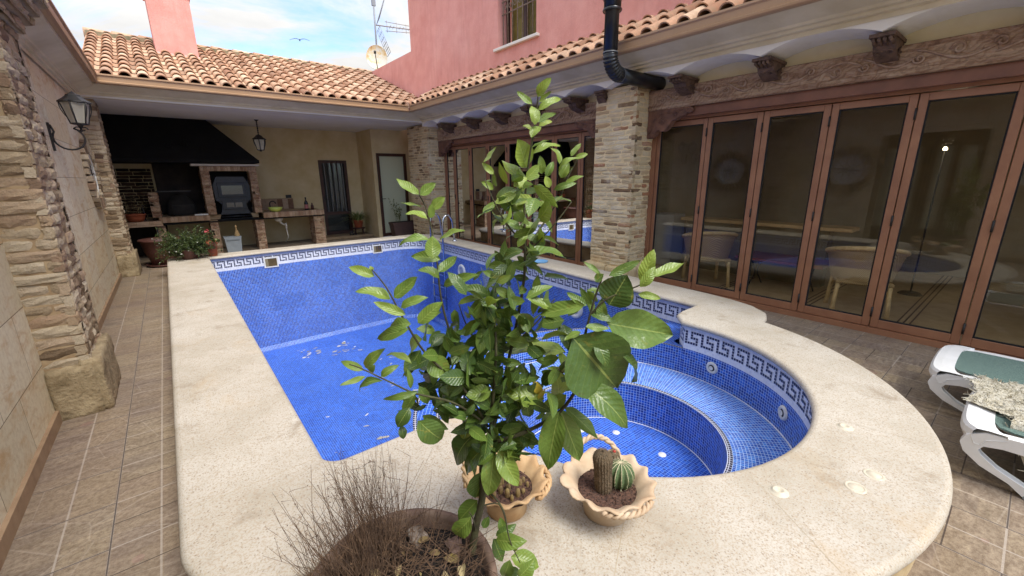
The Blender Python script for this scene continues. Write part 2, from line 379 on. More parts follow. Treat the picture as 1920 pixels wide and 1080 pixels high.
def lantmat():
    m, nt, b, o = newmat('pale_lantern_glass'); g = G(nt); b.inputs['Base Color'].default_value = rgb(206, 202, 184); b.inputs['Roughness'].default_value = .25
    t = g.n('ShaderNodeBsdfTransparent'); mx = g.n('ShaderNodeMixShader'); mx.inputs[0].default_value = .45; g.l(b.outputs[0], mx.inputs[1]); g.l(t.outputs[0], mx.inputs[2]); g.l(mx.outputs[0], o.inputs[0]); return m
LANTG = lantmat()
def frosted():
    m, nt, b, o = newmat('frosted_glass'); b.inputs['Base Color'].default_value = rgb(196, 200, 172); b.inputs['Roughness'].default_value = .35; return m
FROST = frosted()
def carved(name='carved_wood'):
    m, nt, b, o = newmat(name); g = G(nt); v = g.coord()
    mp = g.coord(scale=(1, .35, 1))
    f = g.noise(g.coord(scale=(1, .16, 1)), 16, 7, .7, .8)
    base = g.ramp(f, [(.3, rgb(108, 76, 54)), (.45, rgb(146, 112, 84)), (.6, rgb(174, 146, 116)), (.75, rgb(156, 104, 72))])
    wv = g.n('ShaderNodeTexWave', wave_type='RINGS', i_Scale=5.0, i_Distortion=16.0, i_Detail=4.0); g.l(v, wv.inputs[0])
    wv.inputs['Detail Scale'].default_value = 1.6
    base = g.mix(g.math('MULTIPLY', g.ramp(wv.outputs['Fac'], [(.6, (0, 0, 0, 1)), (.95, (1, 1, 1, 1))]), .22), base, rgb(168, 150, 134))
    base = g.mix(g.math('MULTIPLY', g.ramp(wv.outputs['Fac'], [(.05, (1, 1, 1, 1)), (.3, (0, 0, 0, 1))]), .3), base, rgb(60, 40, 32))
    g.l(base, b.inputs['Base Color']); b.inputs['Roughness'].default_value = .75
    g.bump(g.math('ADD', wv.outputs['Fac'], f), b, .4, .02); return m
CARVED = carved()
def leafmat(name, stops, trans=.22, rough=.33, vein=True):
    m, nt, b, o = newmat(name); g = G(nt)
    base = g.ramp(g.var(), stops)
    f = g.noise(g.coord(), 40, 4, .6)
    base = g.mix(g.math('MULTIPLY', f, .35), base, rgb(60, 74, 24), 'MULTIPLY')
    if vein:
        tc = g.n('ShaderNodeTexCoord'); sp = g.n('ShaderNodeSeparateXYZ'); g.l(tc.outputs['UV'], sp.inputs[0])
        d = g.math('ABSOLUTE', g.math('SUBTRACT', sp.outputs[0], .5))
        base = g.mix(g.math('MULTIPLY', g.math('LESS_THAN', d, .018), .4), base, rgb(186, 196, 110))
        sv = g.math('SINE', g.math('MULTIPLY', g.math('SUBTRACT', sp.outputs[1], g.math('MULTIPLY', d, .45)), 56.0))
        base = g.mix(g.math('MULTIPLY', g.math('GREATER_THAN', sv, .95), .07), base, rgb(170, 186, 96))
        g.bump(g.math('ADD', g.math('MULTIPLY', sv, .25), g.math('MULTIPLY', g.noise(g.coord(), 60, 3), 2.0)), b, .3, .004)
    sp_ = g.noise(g.coord(), 26, 5, .75, .8)
    base = g.mix(g.math('MULTIPLY', g.ramp(sp_, [(.60, (0, 0, 0, 1)), (.70, (1, 1, 1, 1))]), .55), base, rgb(150, 138, 62))
    base = g.mix(g.math('MULTIPLY', g.ramp(g.noise(g.coord(), 70, 3), [(.68, (0, 0, 0, 1)), (.74, (1, 1, 1, 1))]), .7), base, rgb(84, 64, 34))
    g.l(base, b.inputs['Base Color']); b.inputs['Roughness'].default_value = rough; b.inputs['Specular IOR Level'].default_value = .45
    tr = g.n('ShaderNodeBsdfTranslucent'); g.l(g.mix(1.0, base, (1.0, 1.05, .45, 1), 'MULTIPLY'), tr.inputs[0])
    mx = g.n('ShaderNodeMixShader'); mx.inputs[0].default_value = trans
    g.l(b.outputs[0], mx.inputs[1]); g.l(tr.outputs[0], mx.inputs[2]); g.l(mx.outputs[0], o.inputs[0]); return m
LEAF = leafmat('lemon_leaf', [(0, rgb(52, 72, 34)), (.25, rgb(80, 106, 48)), (.5, rgb(114, 140, 62)), (.72, rgb(144, 164, 70)), (.88, rgb(164, 180, 82)), (.95, rgb(170, 176, 130)), (1, rgb(212, 186, 50))])
LEAF_S = leafmat('small_leaf', [(0, rgb(42, 56, 28)), (.5, rgb(74, 92, 44)), (.9, rgb(110, 124, 62)), (1, rgb(150, 140, 90))], vein=False, rough=.5)
STRAP = leafmat('strap_leaf', [(0, rgb(92, 110, 60)), (.5, rgb(140, 154, 88)), (1, rgb(196, 198, 146))], vein=False, rough=.5)
CACT = simple('cactus_brown_spines', rgb(124, 104, 78), .9, c2=rgb(86, 74, 54), nscale=90, bump=1, bscale=160, bdist=.01)
CACT_G = simple('cactus_green', rgb(92, 112, 68), .75, c2=rgb(70, 88, 54), nscale=40, bump=.6, bscale=120)
SPINE = simple('pale_spines', rgb(206, 196, 160), .7)
def fabric(name, c1, c2, sc=300):
    m, nt, b, o = newmat(name); g = G(nt); v = g.coord()
    f = g.noise(g.coord(scale=(1, .25, 1)), sc, 3, .7); f2 = g.noise(g.coord(scale=(.25, 1, 1)), sc, 3, .7)
    h = g.math('MULTIPLY', g.math('ADD', f, f2), .5)
    g.l(g.ramp(h, [(.36, c1), (.64, c2)]), b.inputs['Base Color']); b.inputs['Roughness'].default_value = .8; g.bump(h, b, .3, .002); return m
MESHF = fabric('green_mesh_fabric', rgb(56, 78, 72), rgb(112, 134, 124))
BLUEF = simple('blue_cover', rgb(38, 70, 150), .8, c2=rgb(52, 88, 172), nscale=5, bump=.5, bscale=12, bdist=.02)
SHAG = simple('cream_shag', rgb(228, 222, 204), .95, c2=rgb(202, 192, 164), nscale=40, bump=1, bscale=90, bdist=.02)
def emis(name, col, st):
    m, nt, b, o = newmat(name); b.inputs['Base Color'].default_value = col; b.inputs['Emission Color'].default_value = col; b.inputs['Emission Strength'].default_value = st; return m
BULB = emis('lit_bulb', (1, .78, .45, 1), 14)
WHITE_DISC = simple('white_ceramic', rgb(226, 226, 218), .5, c2=rgb(206, 206, 198), nscale=10)
FLOWER = simple('pink_petal', rgb(232, 112, 116), .6)
BLUED = simple('pale_blue_plastic', rgb(120, 176, 222), .35)
LIME = simple('lime_bowl', rgb(184, 200, 96), .4)
BOTTLE = simple('dark_bottle', rgb(20, 22, 24), .15)
PAPER = simple('bottle_label', rgb(176, 110, 104), .7)

# ------------------------------------------------------------------ world and sun
def world():
    w = bpy.data.worlds.new('World'); S.world = w; w.use_nodes = True; nt = w.node_tree; nt.nodes.clear(); g = G(nt)
    el, az = math.radians(56), math.radians(172)
    sky = g.n('ShaderNodeTexSky', sky_type='NISHITA'); sky.sun_disc = False; sky.sun_elevation = el; sky.sun_rotation = az
    sky.air_density = 1.0; sky.dust_density = 1.2; sky.ozone_density = 1.4
    bg = g.n('ShaderNodeBackground', i_Strength=.15); out = g.n('ShaderNodeOutputWorld')
    tc = g.n('ShaderNodeTexCoord'); sp = g.n('ShaderNodeSeparateXYZ'); g.l(tc.outputs['Generated'], sp.inputs[0])
    zz = g.math('ADD', g.math('MAXIMUM', sp.outputs['Z'], 0.0), .12)
    cb = g.n('ShaderNodeCombineXYZ'); g.l(g.math('DIVIDE', sp.outputs['X'], zz), cb.inputs[0]); g.l(g.math('DIVIDE', sp.outputs['Y'], zz), cb.inputs[1])
    f = g.noise(cb.outputs[0], 1.15, 9, .6, .5)
    cov = g.ramp(f, [(.35, (.08, .08, .08, 1)), (.46, (.5, .5, .5, 1)), (.56, (1, 1, 1, 1))])
    cl = g.mix(g.noise(cb.outputs[0], 2.3, 6, .6), (5.3, 5.2, 5.05, 1), (3.4, 3.4, 3.4, 1))
    grad = g.math('ADD', g.math('MULTIPLY', g.math('MAXIMUM', sp.outputs['Z'], 0.0), .66), .34)   # overcast sky: zenith three times the horizon
    gc = g.n('ShaderNodeCombineColor'); [g.l(grad, gc.inputs[i]) for i in range(3)]
    cl = g.mix(1.0, cl, gc.outputs[0], 'MULTIPLY')
    blue = g.mix(1.0, sky.outputs[0], (.50, .66, .86, 1), 'MULTIPLY'); g.l(g.mix(cov, blue, cl), bg.inputs[0]); g.l(bg.outputs[0], out.inputs[0])
    sd = bpy.data.lights.new('sun', 'SUN'); sd.energy = 1.5; sd.angle = math.radians(26); sd.color = (1, .965, .92)
    so = bpy.data.objects.new('sun', sd); COL.objects.link(so)
    # sun direction towards the light: Blender's sky places rotation clockwise from +Y
    d = Vector((math.sin(az)*math.cos(el), math.cos(az)*math.cos(el), math.sin(el)))
    so.rotation_euler = d.to_track_quat('Z', 'Y').to_euler(); so.location = (0, 0, 12)
world()
vs = S.view_settings; S.display_settings.display_device = 'sRGB'; vs.view_transform = 'Standard'; vs.look = 'None'; vs.exposure = 1.58; vs.gamma = 1; vs.use_curve_mapping = False
S.cycles.use_denoising = True
for (lx, ly) in ((7.6, .86), (7.0, 7.6)):   # the two lit lamps seen behind the glass
    ld = bpy.data.lights.new('lamp_light', 'POINT'); ld.energy = .5; ld.color = (1, .82, .58); ld.shadow_soft_size = .05
    lo = bpy.data.objects.new('lamp_light', ld); COL.objects.link(lo); lo.location = (lx-.12, ly, 1.95)
S.cycles.max_bounces = 8; S.cycles.transparent_max_bounces = 16; S.cycles.sample_clamp_indirect = 8

# ------------------------------------------------------------------ outline helpers
def arc(c, r, a0, a1, n):
    return [(c[0]+r*math.cos(lerp(a0, a1, i/n)), c[1]+r*math.sin(lerp(a0, a1, i/n))) for i in range(n+1)]
def smooth(pts, it=2, closed=True):
    for _ in range(it):
        q = []; n = len(pts)
        for i in range(n if closed else n-1):
            a, b = pts[i], pts[(i+1) % n]
            q += [(lerp(a[0], b[0], .25), lerp(a[1], b[1], .25)), (lerp(a[0], b[0], .75), lerp(a[1], b[1], .75))]
        pts = q
    return pts
def resample(pts, step=.06, closed=True):
    out = []; n = len(pts)
    for i in range(n if closed else n-1):
        a, b = Vector(pts[i]), Vector(pts[(i+1) % n]); L = (b-a).length
        k = max(1, round(L/step))
        for j in range(k): out.append(tuple(a.lerp(b, j/k)))
    if not closed: out.append(tuple(pts[-1]))
    return out
def normals(pts):
    """outward-left normals of a closed ccw polyline -> outward"""
    n = len(pts); out = []
    for i in range(n):
        a, b = Vector(pts[i-1]), Vector(pts[(i+1) % n]); t = (b-a)
        t = t.normalized() if t.length > 1e-9 else Vector((1, 0))
        out.append(Vector((t.y, -t.x)))
    return out
def offset(pts, d):
    return [(p[0]+n.x*d, p[1]+n.y*d) for p, n in zip(pts, normals(pts))]
def corner(p, r, a0, a1, n=8): return arc(p, r, a0, a1, n)

SC = (2.33, 1.74)     # spa centre
SO = (2.28, 1.86)
TOP = .29             # coping top
# pool inner outline, counter-clockwise (seen from above): start near-left corner
def inner_outline():
    P = corner((.47, 1.98), .12, PI, 1.5*PI)                    # near-left corner
    P += [(1.05, 1.862)]
    ri = 1.235
    a0 = math.atan2(1.862-SC[1], 1.1-SC[0]); a0 = a0 if a0 > 0 else a0+2*PI
    P += [(SC[0]+ri*math.cos(a), SC[1]+ri*math.sin(a)) for a in [lerp(a0, 2*PI+.10, i/44) for i in range(45)]]
    P += [(3.63, 1.93), (3.70, 1.99), (3.82, 2.015), (4.12, 2.02)]
    P += [(4.15, 2.08)]
    P += [(4.20, 3.1), (4.27, 4.4), (4.36, 6.0), (4.44, 7.5), (4.46, 8.2)]
    P += corner((3.92, 8.45), .545, 0, PI/2, 10)
    P += [(2.4, 9.0), (1.2, 8.97), (.37, 8.93)]
    return P
def outer_outline():
    P = corner((.20, 1.74), .355, PI, 1.42*PI, 10)
    P += [(.44, 1.36)]
    ro = 1.845
    a0 = math.atan2(1.30-SO[1], .52-SO[0])+2*PI; a1 = math.atan2(1.42-SO[1], 4.05-SO[0])+2*PI
    P += arc(SO, ro, a0, a1, 50)
    P += [(4.2, 1.43), (4.36, 1.49), (4.5, 1.66), (4.58, 1.9), (4.62, 2.2), (4.65, 2.6), (4.68, 3.3), (4.71, 4.2), (4.75, 5.5), (4.80, 7.0), (4.84, 8.2)]
    P += corner((4.30, 8.72), .55, 0, PI/2, 8)
    P += [(2.4, 9.28), (-.15, 9.28)]
    return P
PIN = resample(inner_outline(), .05); POUT = resample(outer_outline(), .06)

# ------------------------------------------------------------------ ground
m = MB()
hole = offset(POUT, -.10)
big = [(-60, -60), (60, -60), (60, 60), (-60, 60)]
loops = [[Vector((x, y, 0)) for x, y in big], [Vector((x, y, 0)) for x, y in hole]]
flat = [tuple(v) for l in loops for v in l]
m.add(flat, [list(t) for t in tessellate_polygon(loops)], .5)
gnd = m.build('ground', PATIO)
gnd['kind'] = 'structure'

# ------------------------------------------------------------------ pool
pool = thing('swimming_pool', 'empty blue mosaic swimming pool with round spa, raised cream coping and Greek key border', 'swimming pool', (2.2, 5, 0))
def ring_strip(m, rings, mi=0, uvs=None, sm=True):
    n = len(rings[0]); vs = sum(rings, []); fs = []
    for k in range(len(rings)-1):
        for i in range(n):
            j = (i+1) % n; fs.append([k*n+i, k*n+j, (k+1)*n+j, (k+1)*n+i])
    m.add(vs, fs, .5, mi, sm=sm)
def build_coping():
    m = MB()
    loops = [[Vector((x, y, TOP)) for x, y in POUT], [Vector((x, y, TOP)) for x, y in PIN]]
    m.add([tuple(v) for l in loops for v in l], [list(t) for t in tessellate_polygon(loops)], .5)
    for P, sgn in ((PIN, -1), (POUT, 1)):
        prof = [(0, 0), (.010, -.002), (.02, -.008), (.027, -.018), (.03, -.028), (.027, -.04), (.018, -.049), (.0, -.053), (-.05, -.053)]
        ring_strip(m, [[(x, y, TOP+z) for x, y in offset(P, d*sgn)] for d, z in prof])
    # slab joints, a hair proud
    def joint(a, b, w=.0013):
        a, b = Vector(a), Vector(b); t = (b-a).normalized(); s = Vector((-t.y, t.x))*w
        m.add([(*(a+s), TOP+.0007), (*(b+s), TOP+.0007), (*(b-s), TOP+.0007), (*(a-s), TOP+.0007)], [[0, 1, 2, 3]], .5, 1)
    joint((-.13, 1.955), (.345, 1.965))
    for y in (3.05, 4.15, 5.25, 6.35, 7.45, 8.5): joint((-.13, y), (.355, y+.005))
    for x in (1.4, 2.5, 3.6): joint((x, 9.0), (x, 9.26))
    for y in (3.1, 4.2, 5.3, 6.4, 7.5): joint((4.20+.055*(y-3.1), y), (4.66+.03*(y-3.1), y))
    for a in (222, 247, 285, 326):
        a = math.radians(a); joint((SC[0]+1.245*math.cos(a), SC[1]+1.245*math.sin(a)), (SO[0]+1.83*math.cos(a), SO[1]+1.83*math.sin(a)))
    return m.build('coping', [COPING, simple('coping_joint', rgb(172, 158, 134), .9)], pool)
build_coping()
WALLP = offset(PIN, .018)
def wall_strip(P, z0, z1, name, mat, closed=True, nz=1, out=True, uoff=0):
    m = MB(); n = len(P); u = uoff; us = [u]
    for i in range(n if closed else n-1):
        u += (Vector(P[(i+1) % n])-Vector(P[i])).length; us.append(u)
    for i in range(n if closed else n-1):
        a, b = P[i], P[(i+1) % n]
        m.add([(a[0], a[1], z0), (b[0], b[1], z0), (b[0], b[1], z1), (a[0], a[1], z1)], [[0, 1, 2, 3]], .5,
              uv=[(us[i], z0), (us[i+1], z0), (us[i+1], z1), (us[i], z1)])
    return m.build(name, mat, pool, fix=False)
FLOORZ = -1.65
wall_strip(WALLP, FLOORZ, .0125, 'tiled_wall', MOS_BLUE)
wall_strip(WALLP, .0125, .24, 'border_band', MOS_WHITE)
# Greek key border: real navy tiles set on the white band
def greek_key():
    m = MB(); L = [0]; n = len(WALLP)
    for i in range(n): L.append(L[-1]+(Vector(WALLP[(i+1) % n])-Vector(WALLP[i])).length)
    tot = L[-1]; cols = int(tot/.025)//6*6; pitch = tot/cols; gap = .0028
    nr = normals(WALLP); k = 0
    pat = {0: (0, 1, 2, 3, 4), 1: (0, 4), 2: (0, 2, 3, 4), 3: (0, 2), 4: (0, 2, 3, 4, 5)}
    def pt(u):
        nonlocal k
        while u > L[k+1] and k < n-1: k += 1
        while u < L[k] and k > 0: k -= 1
        t = (u-L[k])/max(L[k+1]-L[k], 1e-9); a, b = WALLP[k], WALLP[(k+1) % n]
        nn = nr[k].lerp(nr[(k+1) % n], t)
        return (lerp(a[0], b[0], t)-nn.x*.0035, lerp(a[1], b[1], t)-nn.y*.0035)
    for c in range(cols):
        p = pt(c*pitch+gap); q = pt((c+1)*pitch-gap)
        for r in range(5):
            if c % 6 in pat[r]:
                zt = .196-r*.0262; zb = zt-.0262+2*gap
                m.add([(p[0], p[1], zb), (q[0], q[1], zb), (q[0], q[1], zt), (p[0], p[1], zt)], [[0, 1, 2, 3]])
    return m.build('greek_key_border', NAVY, pool, fix=False)
greek_key()
def flat_poly(P, z, name, mat, holes=(), polar=None, mi=0):
    m = MB(); loops = [[Vector((x, y, z)) for x, y in P]]+[[Vector((x, y, z)) for x, y in h] for h in holes]
    vs = [tuple(v) for l in loops for v in l]
    m.add(vs, [list(t) for t in tessellate_polygon(loops)], .5, uv=[(v[0], v[1]) for v in vs])
    return m.build(name, mat, pool)
flat_poly(WALLP, FLOORZ, 'pool_floor', MOS_FLOOR)
def ring_polar(c, r0, r1, a0, a1, z, name, mat, n=72, c1=None, parent=pool):
    c1 = c1 or c; m = MB()
    for i in range(n):
        A, B = lerp(a0, a1, i/n), lerp(a0, a1, (i+1)/n); rm = (r0+r1)/2
        vs = [(c[0]+r0*math.cos(A), c[1]+r0*math.sin(A), z), (c1[0]+r1*math.cos(A), c1[1]+r1*math.sin(A), z),
              (c1[0]+r1*math.cos(B), c1[1]+r1*math.sin(B), z), (c[0]+r0*math.cos(B), c[1]+r0*math.sin(B), z)]
        m.add(vs, [[0, 1, 2, 3]], .5, uv=[(A*rm, r0), (A*rm, r1), (B*rm, r1), (B*rm, r0)])
    return m.build(name, mat, parent)
# cove of paler tiles along the foot of the far wall
m = MB()
for i in range(len(WALLP)):
    a, b = WALLP[i], WALLP[(i+1) % len(WALLP)]
    if a[1] > 8.2 or a[0] > 4.2 and a[1] > 3.0:
        na, nb = normals(WALLP)[i], normals(WALLP)[(i+1) % len(WALLP)]
        u0, u1 = a[0]+a[1], b[0]+b[1]; d = .07
        m.add([(a[0], a[1], FLOORZ+d), (b[0], b[1], FLOORZ+d), (b[0]-nb.x*d, b[1]-nb.y*d, FLOORZ+.003), (a[0]-na.x*d, a[1]-na.y*d, FLOORZ+.003)], [[0, 1, 2, 3]], .5,
              uv=[(u0, .15), (u1, .15), (u1, 0), (u0, 0)])
m.build('floor_cove', MOS_BLUE, pool, fix=False)
# spa: dividing wall, bench, pit
BZ, PZ, BC, BR = -.245, -.62, (2.33, 1.68), .76
A0, A1 = math.radians(4), math.radians(176)
def spa():
    pr = 1.255; n = 60
    inn = arc(SC, pr, A0, A1, n); outw = arc(SC, 1.44, math.radians(56), A1, n)
    m = MB()   # divider top incl. corner platform
    plat = [(SC[0]+pr*math.cos(A0), SC[1]+pr*math.sin(A0)), (3.7, 2.03), (4.17, 2.03), (4.185, 2.36)] + outw
    poly = plat + [inn[i] for i in range(n, 0, -1)]
    vs = [(x, y, 0.0) for x, y in poly]
    m.add(vs, [list(t) for t in tessellate_polygon([[Vector(v) for v in vs]])], .5, uv=[(v[0]*.8-v[1]*.6, v[0]*.6+v[1]*.8) for v in vs])
    m.build('divider_top', MOS_FLOOR, pool)
    m = MB(); back = [(4.185, 2.36)]+outw; u = 0
    for a, b in zip(back[:-1], back[1:]):
        d = math.dist(a, b); m.add([(*a, FLOORZ), (*b, FLOORZ), (*b, 0), (*a, 0)], [[0, 1, 2, 3]], .5, uv=[(u, FLOORZ), (u+d, FLOORZ), (u+d, 0), (u, 0)]); u += d
    m.build('divider_outer_wall', MOS_BLUE, pool, fix=False)
    m = MB(); u = 0
    for a, b in zip(inn[:-1], inn[1:]):
        d = math.dist(a, b); m.add([(*a, BZ), (*b, BZ), (*b, 0), (*a, 0)], [[0, 1, 2, 3]], .5, uv=[(u, BZ), (u+d, BZ), (u+d, 0), (u, 0)]); u += d
    m.build('divider_inner_wall', MOS_BLUE, pool, fix=False)
    ring_polar(BC, BR, 1.262, 0, 2*PI, BZ, 'spa_bench', MOS_MID, c1=SC)
    P = arc(BC, BR, 0, 2*PI, 72)[:-1]
    wall_strip(P, PZ, BZ, 'spa_pit_wall', MOS_BLUE)
    flat_poly(P, PZ, 'spa_floor', MOS_FLOOR)
    # dark and white nosing strips
    ring_polar(BC, BR+.004, BR+.034, 0, 2*PI, BZ+.003, 'bench_nosing', MOS_NAVY)
    ring_polar(BC, BR-.0, BR+.004, 0, 2*PI, BZ+.0035, 'bench_white_edge', MOS_WHITE)
    ring_polar(SC, 1.257, 1.283, A0, A1, .003, 'divider_nosing', MOS_NAVY)
    ring_polar(SC, 1.414, 1.44, math.radians(56), A1, .003, 'divider_nosing', MOS_NAVY)
    ring_polar(SC, 1.236, 1.25, 0, 2*PI, BZ+.004, 'bench_grout_line', MOS_WHITE)
    ring_polar(BC, BR-.012, BR-.001, 0, 2*PI, PZ+.004, 'pit_grout_line', MOS_WHITE)
    a, b = outw[0], (4.17, 2.372); t = Vector((b[0]-a[0], b[1]-a[1])).normalized(); s = Vector((t.y, -t.x))*.026
    m = MB(); d = math.dist(a, b)
    m.add([(*a, .003), (*b, .003), (b[0]+s.x, b[1]+s.y, .003), (a[0]+s.x, a[1]+s.y, .003)], [[0, 1, 2, 3]], .5, uv=[(0, 0), (d, 0), (d, .025), (0, .025)])
    m.build('platform_nosing', MOS_NAVY, pool)
    sub = [(2.82, 2.01), (2.3, 2.19), (2.86, 1.56), (2.6, 2.24), (2.0, 1.9), (1.9, 1.5), (2.4, 1.3)]
    for x, y in sub:
        x, y = (x*.965+.05, y*.965+.04); m = MB()
        m.lathe([(0, .012), (.012, .012), (.016, .006), (.03, .005), (.033, 0)], (x, y, PZ), 12); m.build('air_nozzle', WHITE_FIT, pool)
spa()
def disc_fitting(name, pos, nrm, prof, mats, mis=None):
    q = Vector(nrm).to_track_quat('Z', 'Y').to_matrix().to_4x4(); q.translation = Vector(pos)
    m = MB(); m.lathe(prof, n=24)
    if mis: m.mi = [mis(i//24) for i in range(len(m.mi))]
    m.v = [tuple(q @ Vector(p)) for p in m.v]
    return m.build(name, mats, pool)
jet = [(0, .012), (.010, .012), (.012, .018), (.02, .016), (.022, .006), (.030, .006), (.034, .014), (.05, .011), (.056, 0)]
for x, y, z in ((3.55, 1.57, -.085), (3.22, .89, -.085)):
    n = Vector((SC[0]-x, SC[1]-y, 0)).normalized()
    p = Vector((SC[0], SC[1], z))-n*1.25
    disc_fitting('massage_jet', p, n, jet, [WHITE_FIT, IRON], lambda i: 1 if i in (3, 4) else 0)
disc_fitting('massage_jet', (BC[0], BC[1]+BR, -.45), (0, -1, 0), jet, [WHITE_FIT, IRON], lambda i: 1 if i in (3, 4) else 0)
disc_fitting('massage_jet', (BC[0]-BR*.8, BC[1]+BR*.6, -.43), (.8, -.6, 0), jet, [WHITE_FIT, IRON], lambda i: 1 if i in (3, 4) else 0)
def rwall(y): # x of right pool wall at y
    pts = [(2.08, 4.168), (3.1, 4.218), (4.4, 4.288), (6.0, 4.378), (7.5, 4.458), (8.2, 4.478)]
    for (a, x), (b, x2) in zip(pts[:-1], pts[1:]):
        if a <= y <= b: return lerp(x, x2, (y-a)/(b-a))
    return 4.47
lamp = [(0, .02), (.07, .018), (.085, .012), (.09, .028), (.13, .028), (.145, .016), (.15, 0)]
GLASSL = simple('lamp_lens', rgb(176, 182, 188), .15, c2=rgb(150, 158, 164), nscale=50)
for y, z in ((7.14, -.26), (3.86, -.22)):
    disc_fitting('pool_light', (rwall(y)-.002, y, z), (-1, .05, 0), lamp, [WHITE_FIT, GLASSL], lambda i: 1 if i < 2 else 0)
def frame_box(name, x0, x1, z0, z1, y, w=.022, d=.14):
    m = MB()
    m.box((x0, y-.012, z0), (x1, y+.0, z0+w)); m.box((x0, y-.012, z1-w), (x1, y, z1)); m.box((x0, y-.0125, z0+w), (x0+w, y, z1-w)); m.box((x1-w, y-.0125, z0+w), (x1, y, z1-w))
    m.box((x0+w, y-.006, z0+w), (x1-w, y-.002, z1-w), 1)
    m.box((x0+w, y-.009, z0+w), (x0+w+.05, y-.0065, z1-w), 2)
    return m.build(name, [WHITE_FIT, simple('skimmer_mouth', rgb(78, 62, 34), .8, c2=rgb(100, 84, 50)), simple('skimmer_flap', rgb(128, 118, 90), .7)], pool)
def fwall(x): return lerp(8.95, 9.02, min(1, max(0, (x-.35)/2.0)))
frame_box('skimmer', 1.22, 1.46, -.03, .165, fwall(1.34)+.004)
frame_box('skimmer', 3.33, 3.55, -.01, .175, fwall(3.4)-.002)
# outer wall of the pool above the patio
OW = offset(POUT, -.02)
m = MB(); n = len(OW)
for i in range(n):
    a, b = OW[i], OW[(i+1) % n]; m.add([(*a, -.02), (*b, -.02), (*b, .237), (*a, .237)], [[0, 1, 2, 3]], .5)
m.build('outer_wall', simple('stone_facing', rgb(186, 164, 124), .85, c2=rgb(146, 122, 84), nscale=5, bump=.4, bscale=40), pool, fix=False)
# dolphin picture in grey mosaic on the right wall
def dolphin():
    out = [(6.42, .0), (6.30, -.10), (6.14, -.10), (6.0, -.02), (5.86, .0), (5.72, .0), (5.58, -.06), (5.46, -.16), (5.38, -.3), (5.34, -.42), (5.44, -.36), (5.54, -.34),
           (5.62, -.44), (5.66, -.56), (5.74, -.44), (5.84, -.34), (5.98, -.36), (6.08, -.5), (6.12, -.74), (6.06, -1.02), (6.24, -.86), (6.32, -.66), (6.5, -.6), (6.40, -.5), (6.3, -.4), (6.34, -.22)]
    out = smooth(out, 1)
    m = MB(); vs = [(rwall(y)-.006, y, z) for y, z in out]
    m.add(vs, [list(t) for t in tessellate_polygon([[Vector((y, z, 0)) for y, z in out]])], .5, uv=list(out))
    fin = [(5.55, -.1), (5.46, -.18), (5.40, -.3), (5.48, -.28), (5.56, -.24)]
    m.add([(rwall(y)-.009, y, z) for y, z in fin], [list(range(5))], .5, 1, uv=list(fin))
    fin = [(6.02, -.14), (5.9, -.12), (5.8, -.2), (5.86, -.3), (5.98, -.3), (6.06, -.22)]
    m.add([(rwall(y)-.009, y, z) for y, z in fin], [list(range(6))], .5, 1, uv=list(fin))
    m.build('dolphin_mosaic', [MOS_GREY, MOS_NAVY], pool)
dolphin()
# round caps let into the coping
for (x, y), open_ in (((2.61, .42), 1), ((1.82, .46), 1), ((2.26, .23), 0), ((2.10, .26), 0)):
    m = MB()
    if open_: m.lathe([(0, .002), (.013, .002), (.017, .010), (.024, .010), (.026, .003), (.036, .003), (.039, 0)], (x, y, TOP), 24)
    else: m.lathe([(0, .003), (.027, .003), (.0285, .001), (.030, .003), (.038, .003), (.040, 0)], (x, y, TOP), 24)
    m.build('deck_cap', simple('cream_fitting', rgb(204, 196, 176), .7, c2=rgb(186, 176, 154), nscale=40), pool)
# leaf litter on the pool floor
m = MB(); rr = random.Random(3)
for cx, cy, k, sp in ((2.32, 8.35, 8, .10), (2.22, 7.95, 10, .13), (1.55, 8.42, 7, .12), (1.62, 8.2, 7, .14), (2.9, 6.9, 7, .35), (2.2, 6.2, 5, .4), (1.6, 5.6, 6, .4), (1.3, 4.9, 3, .3)):
    for _ in range(k):
        x, y = cx+rr.gauss(0, sp), cy+rr.gauss(0, sp*.6); a = rr.random()*6; s = rr.uniform(.02, .06)
        m.add([(x+s*math.cos(a+t), y+s*.6*math.sin(a*2+t), FLOORZ+.004+.006*(q % 2)) for q, t in enumerate((0, 1.2, 2.4, 3.6, 4.9))], [[0, 1, 2, 3, 4]])
lit = m.build('leaf_litter', leafmat('pale_litter', [(0, rgb(130, 124, 112)), (.3, rgb(190, 186, 178)), (1, rgb(222, 220, 214))], vein=False, trans=.05, rough=.8))
lit['kind'] = 'stuff'; tag(lit, 'scraps of dry leaf and peeling tile lying on the blue pool floor', 'leaves')
# ladder
lad = thing('pool_ladder', 'stainless steel pool ladder with arched handrails at the far right corner of the pool', 'pool ladder', (4.33, 7.95, 0))
for y in (7.68, 8.2):
    m = MB(); pts = [(4.34, y, -1.2), (4.34, y, .6)]+[(4.465-.125*math.cos(t), y, .62+.22*math.sin(t)) for t in [PI*i/12 for i in range(13)]]+[(4.60, y, .5), (4.62, y, TOP)]
    m.tube(pts, .021, 10); m.lathe([(.02, .03), (.045, .02), (.05, 0)], (4.62, y, TOP), 16); m.build('handrail', STEEL, lad)
for z in (-.15, -.42, -.69, -.96):
    m = MB(); m.box((4.30, 7.68, z-.012), (4.39, 8.2, z+.012)); m.build('step', STEEL, lad)

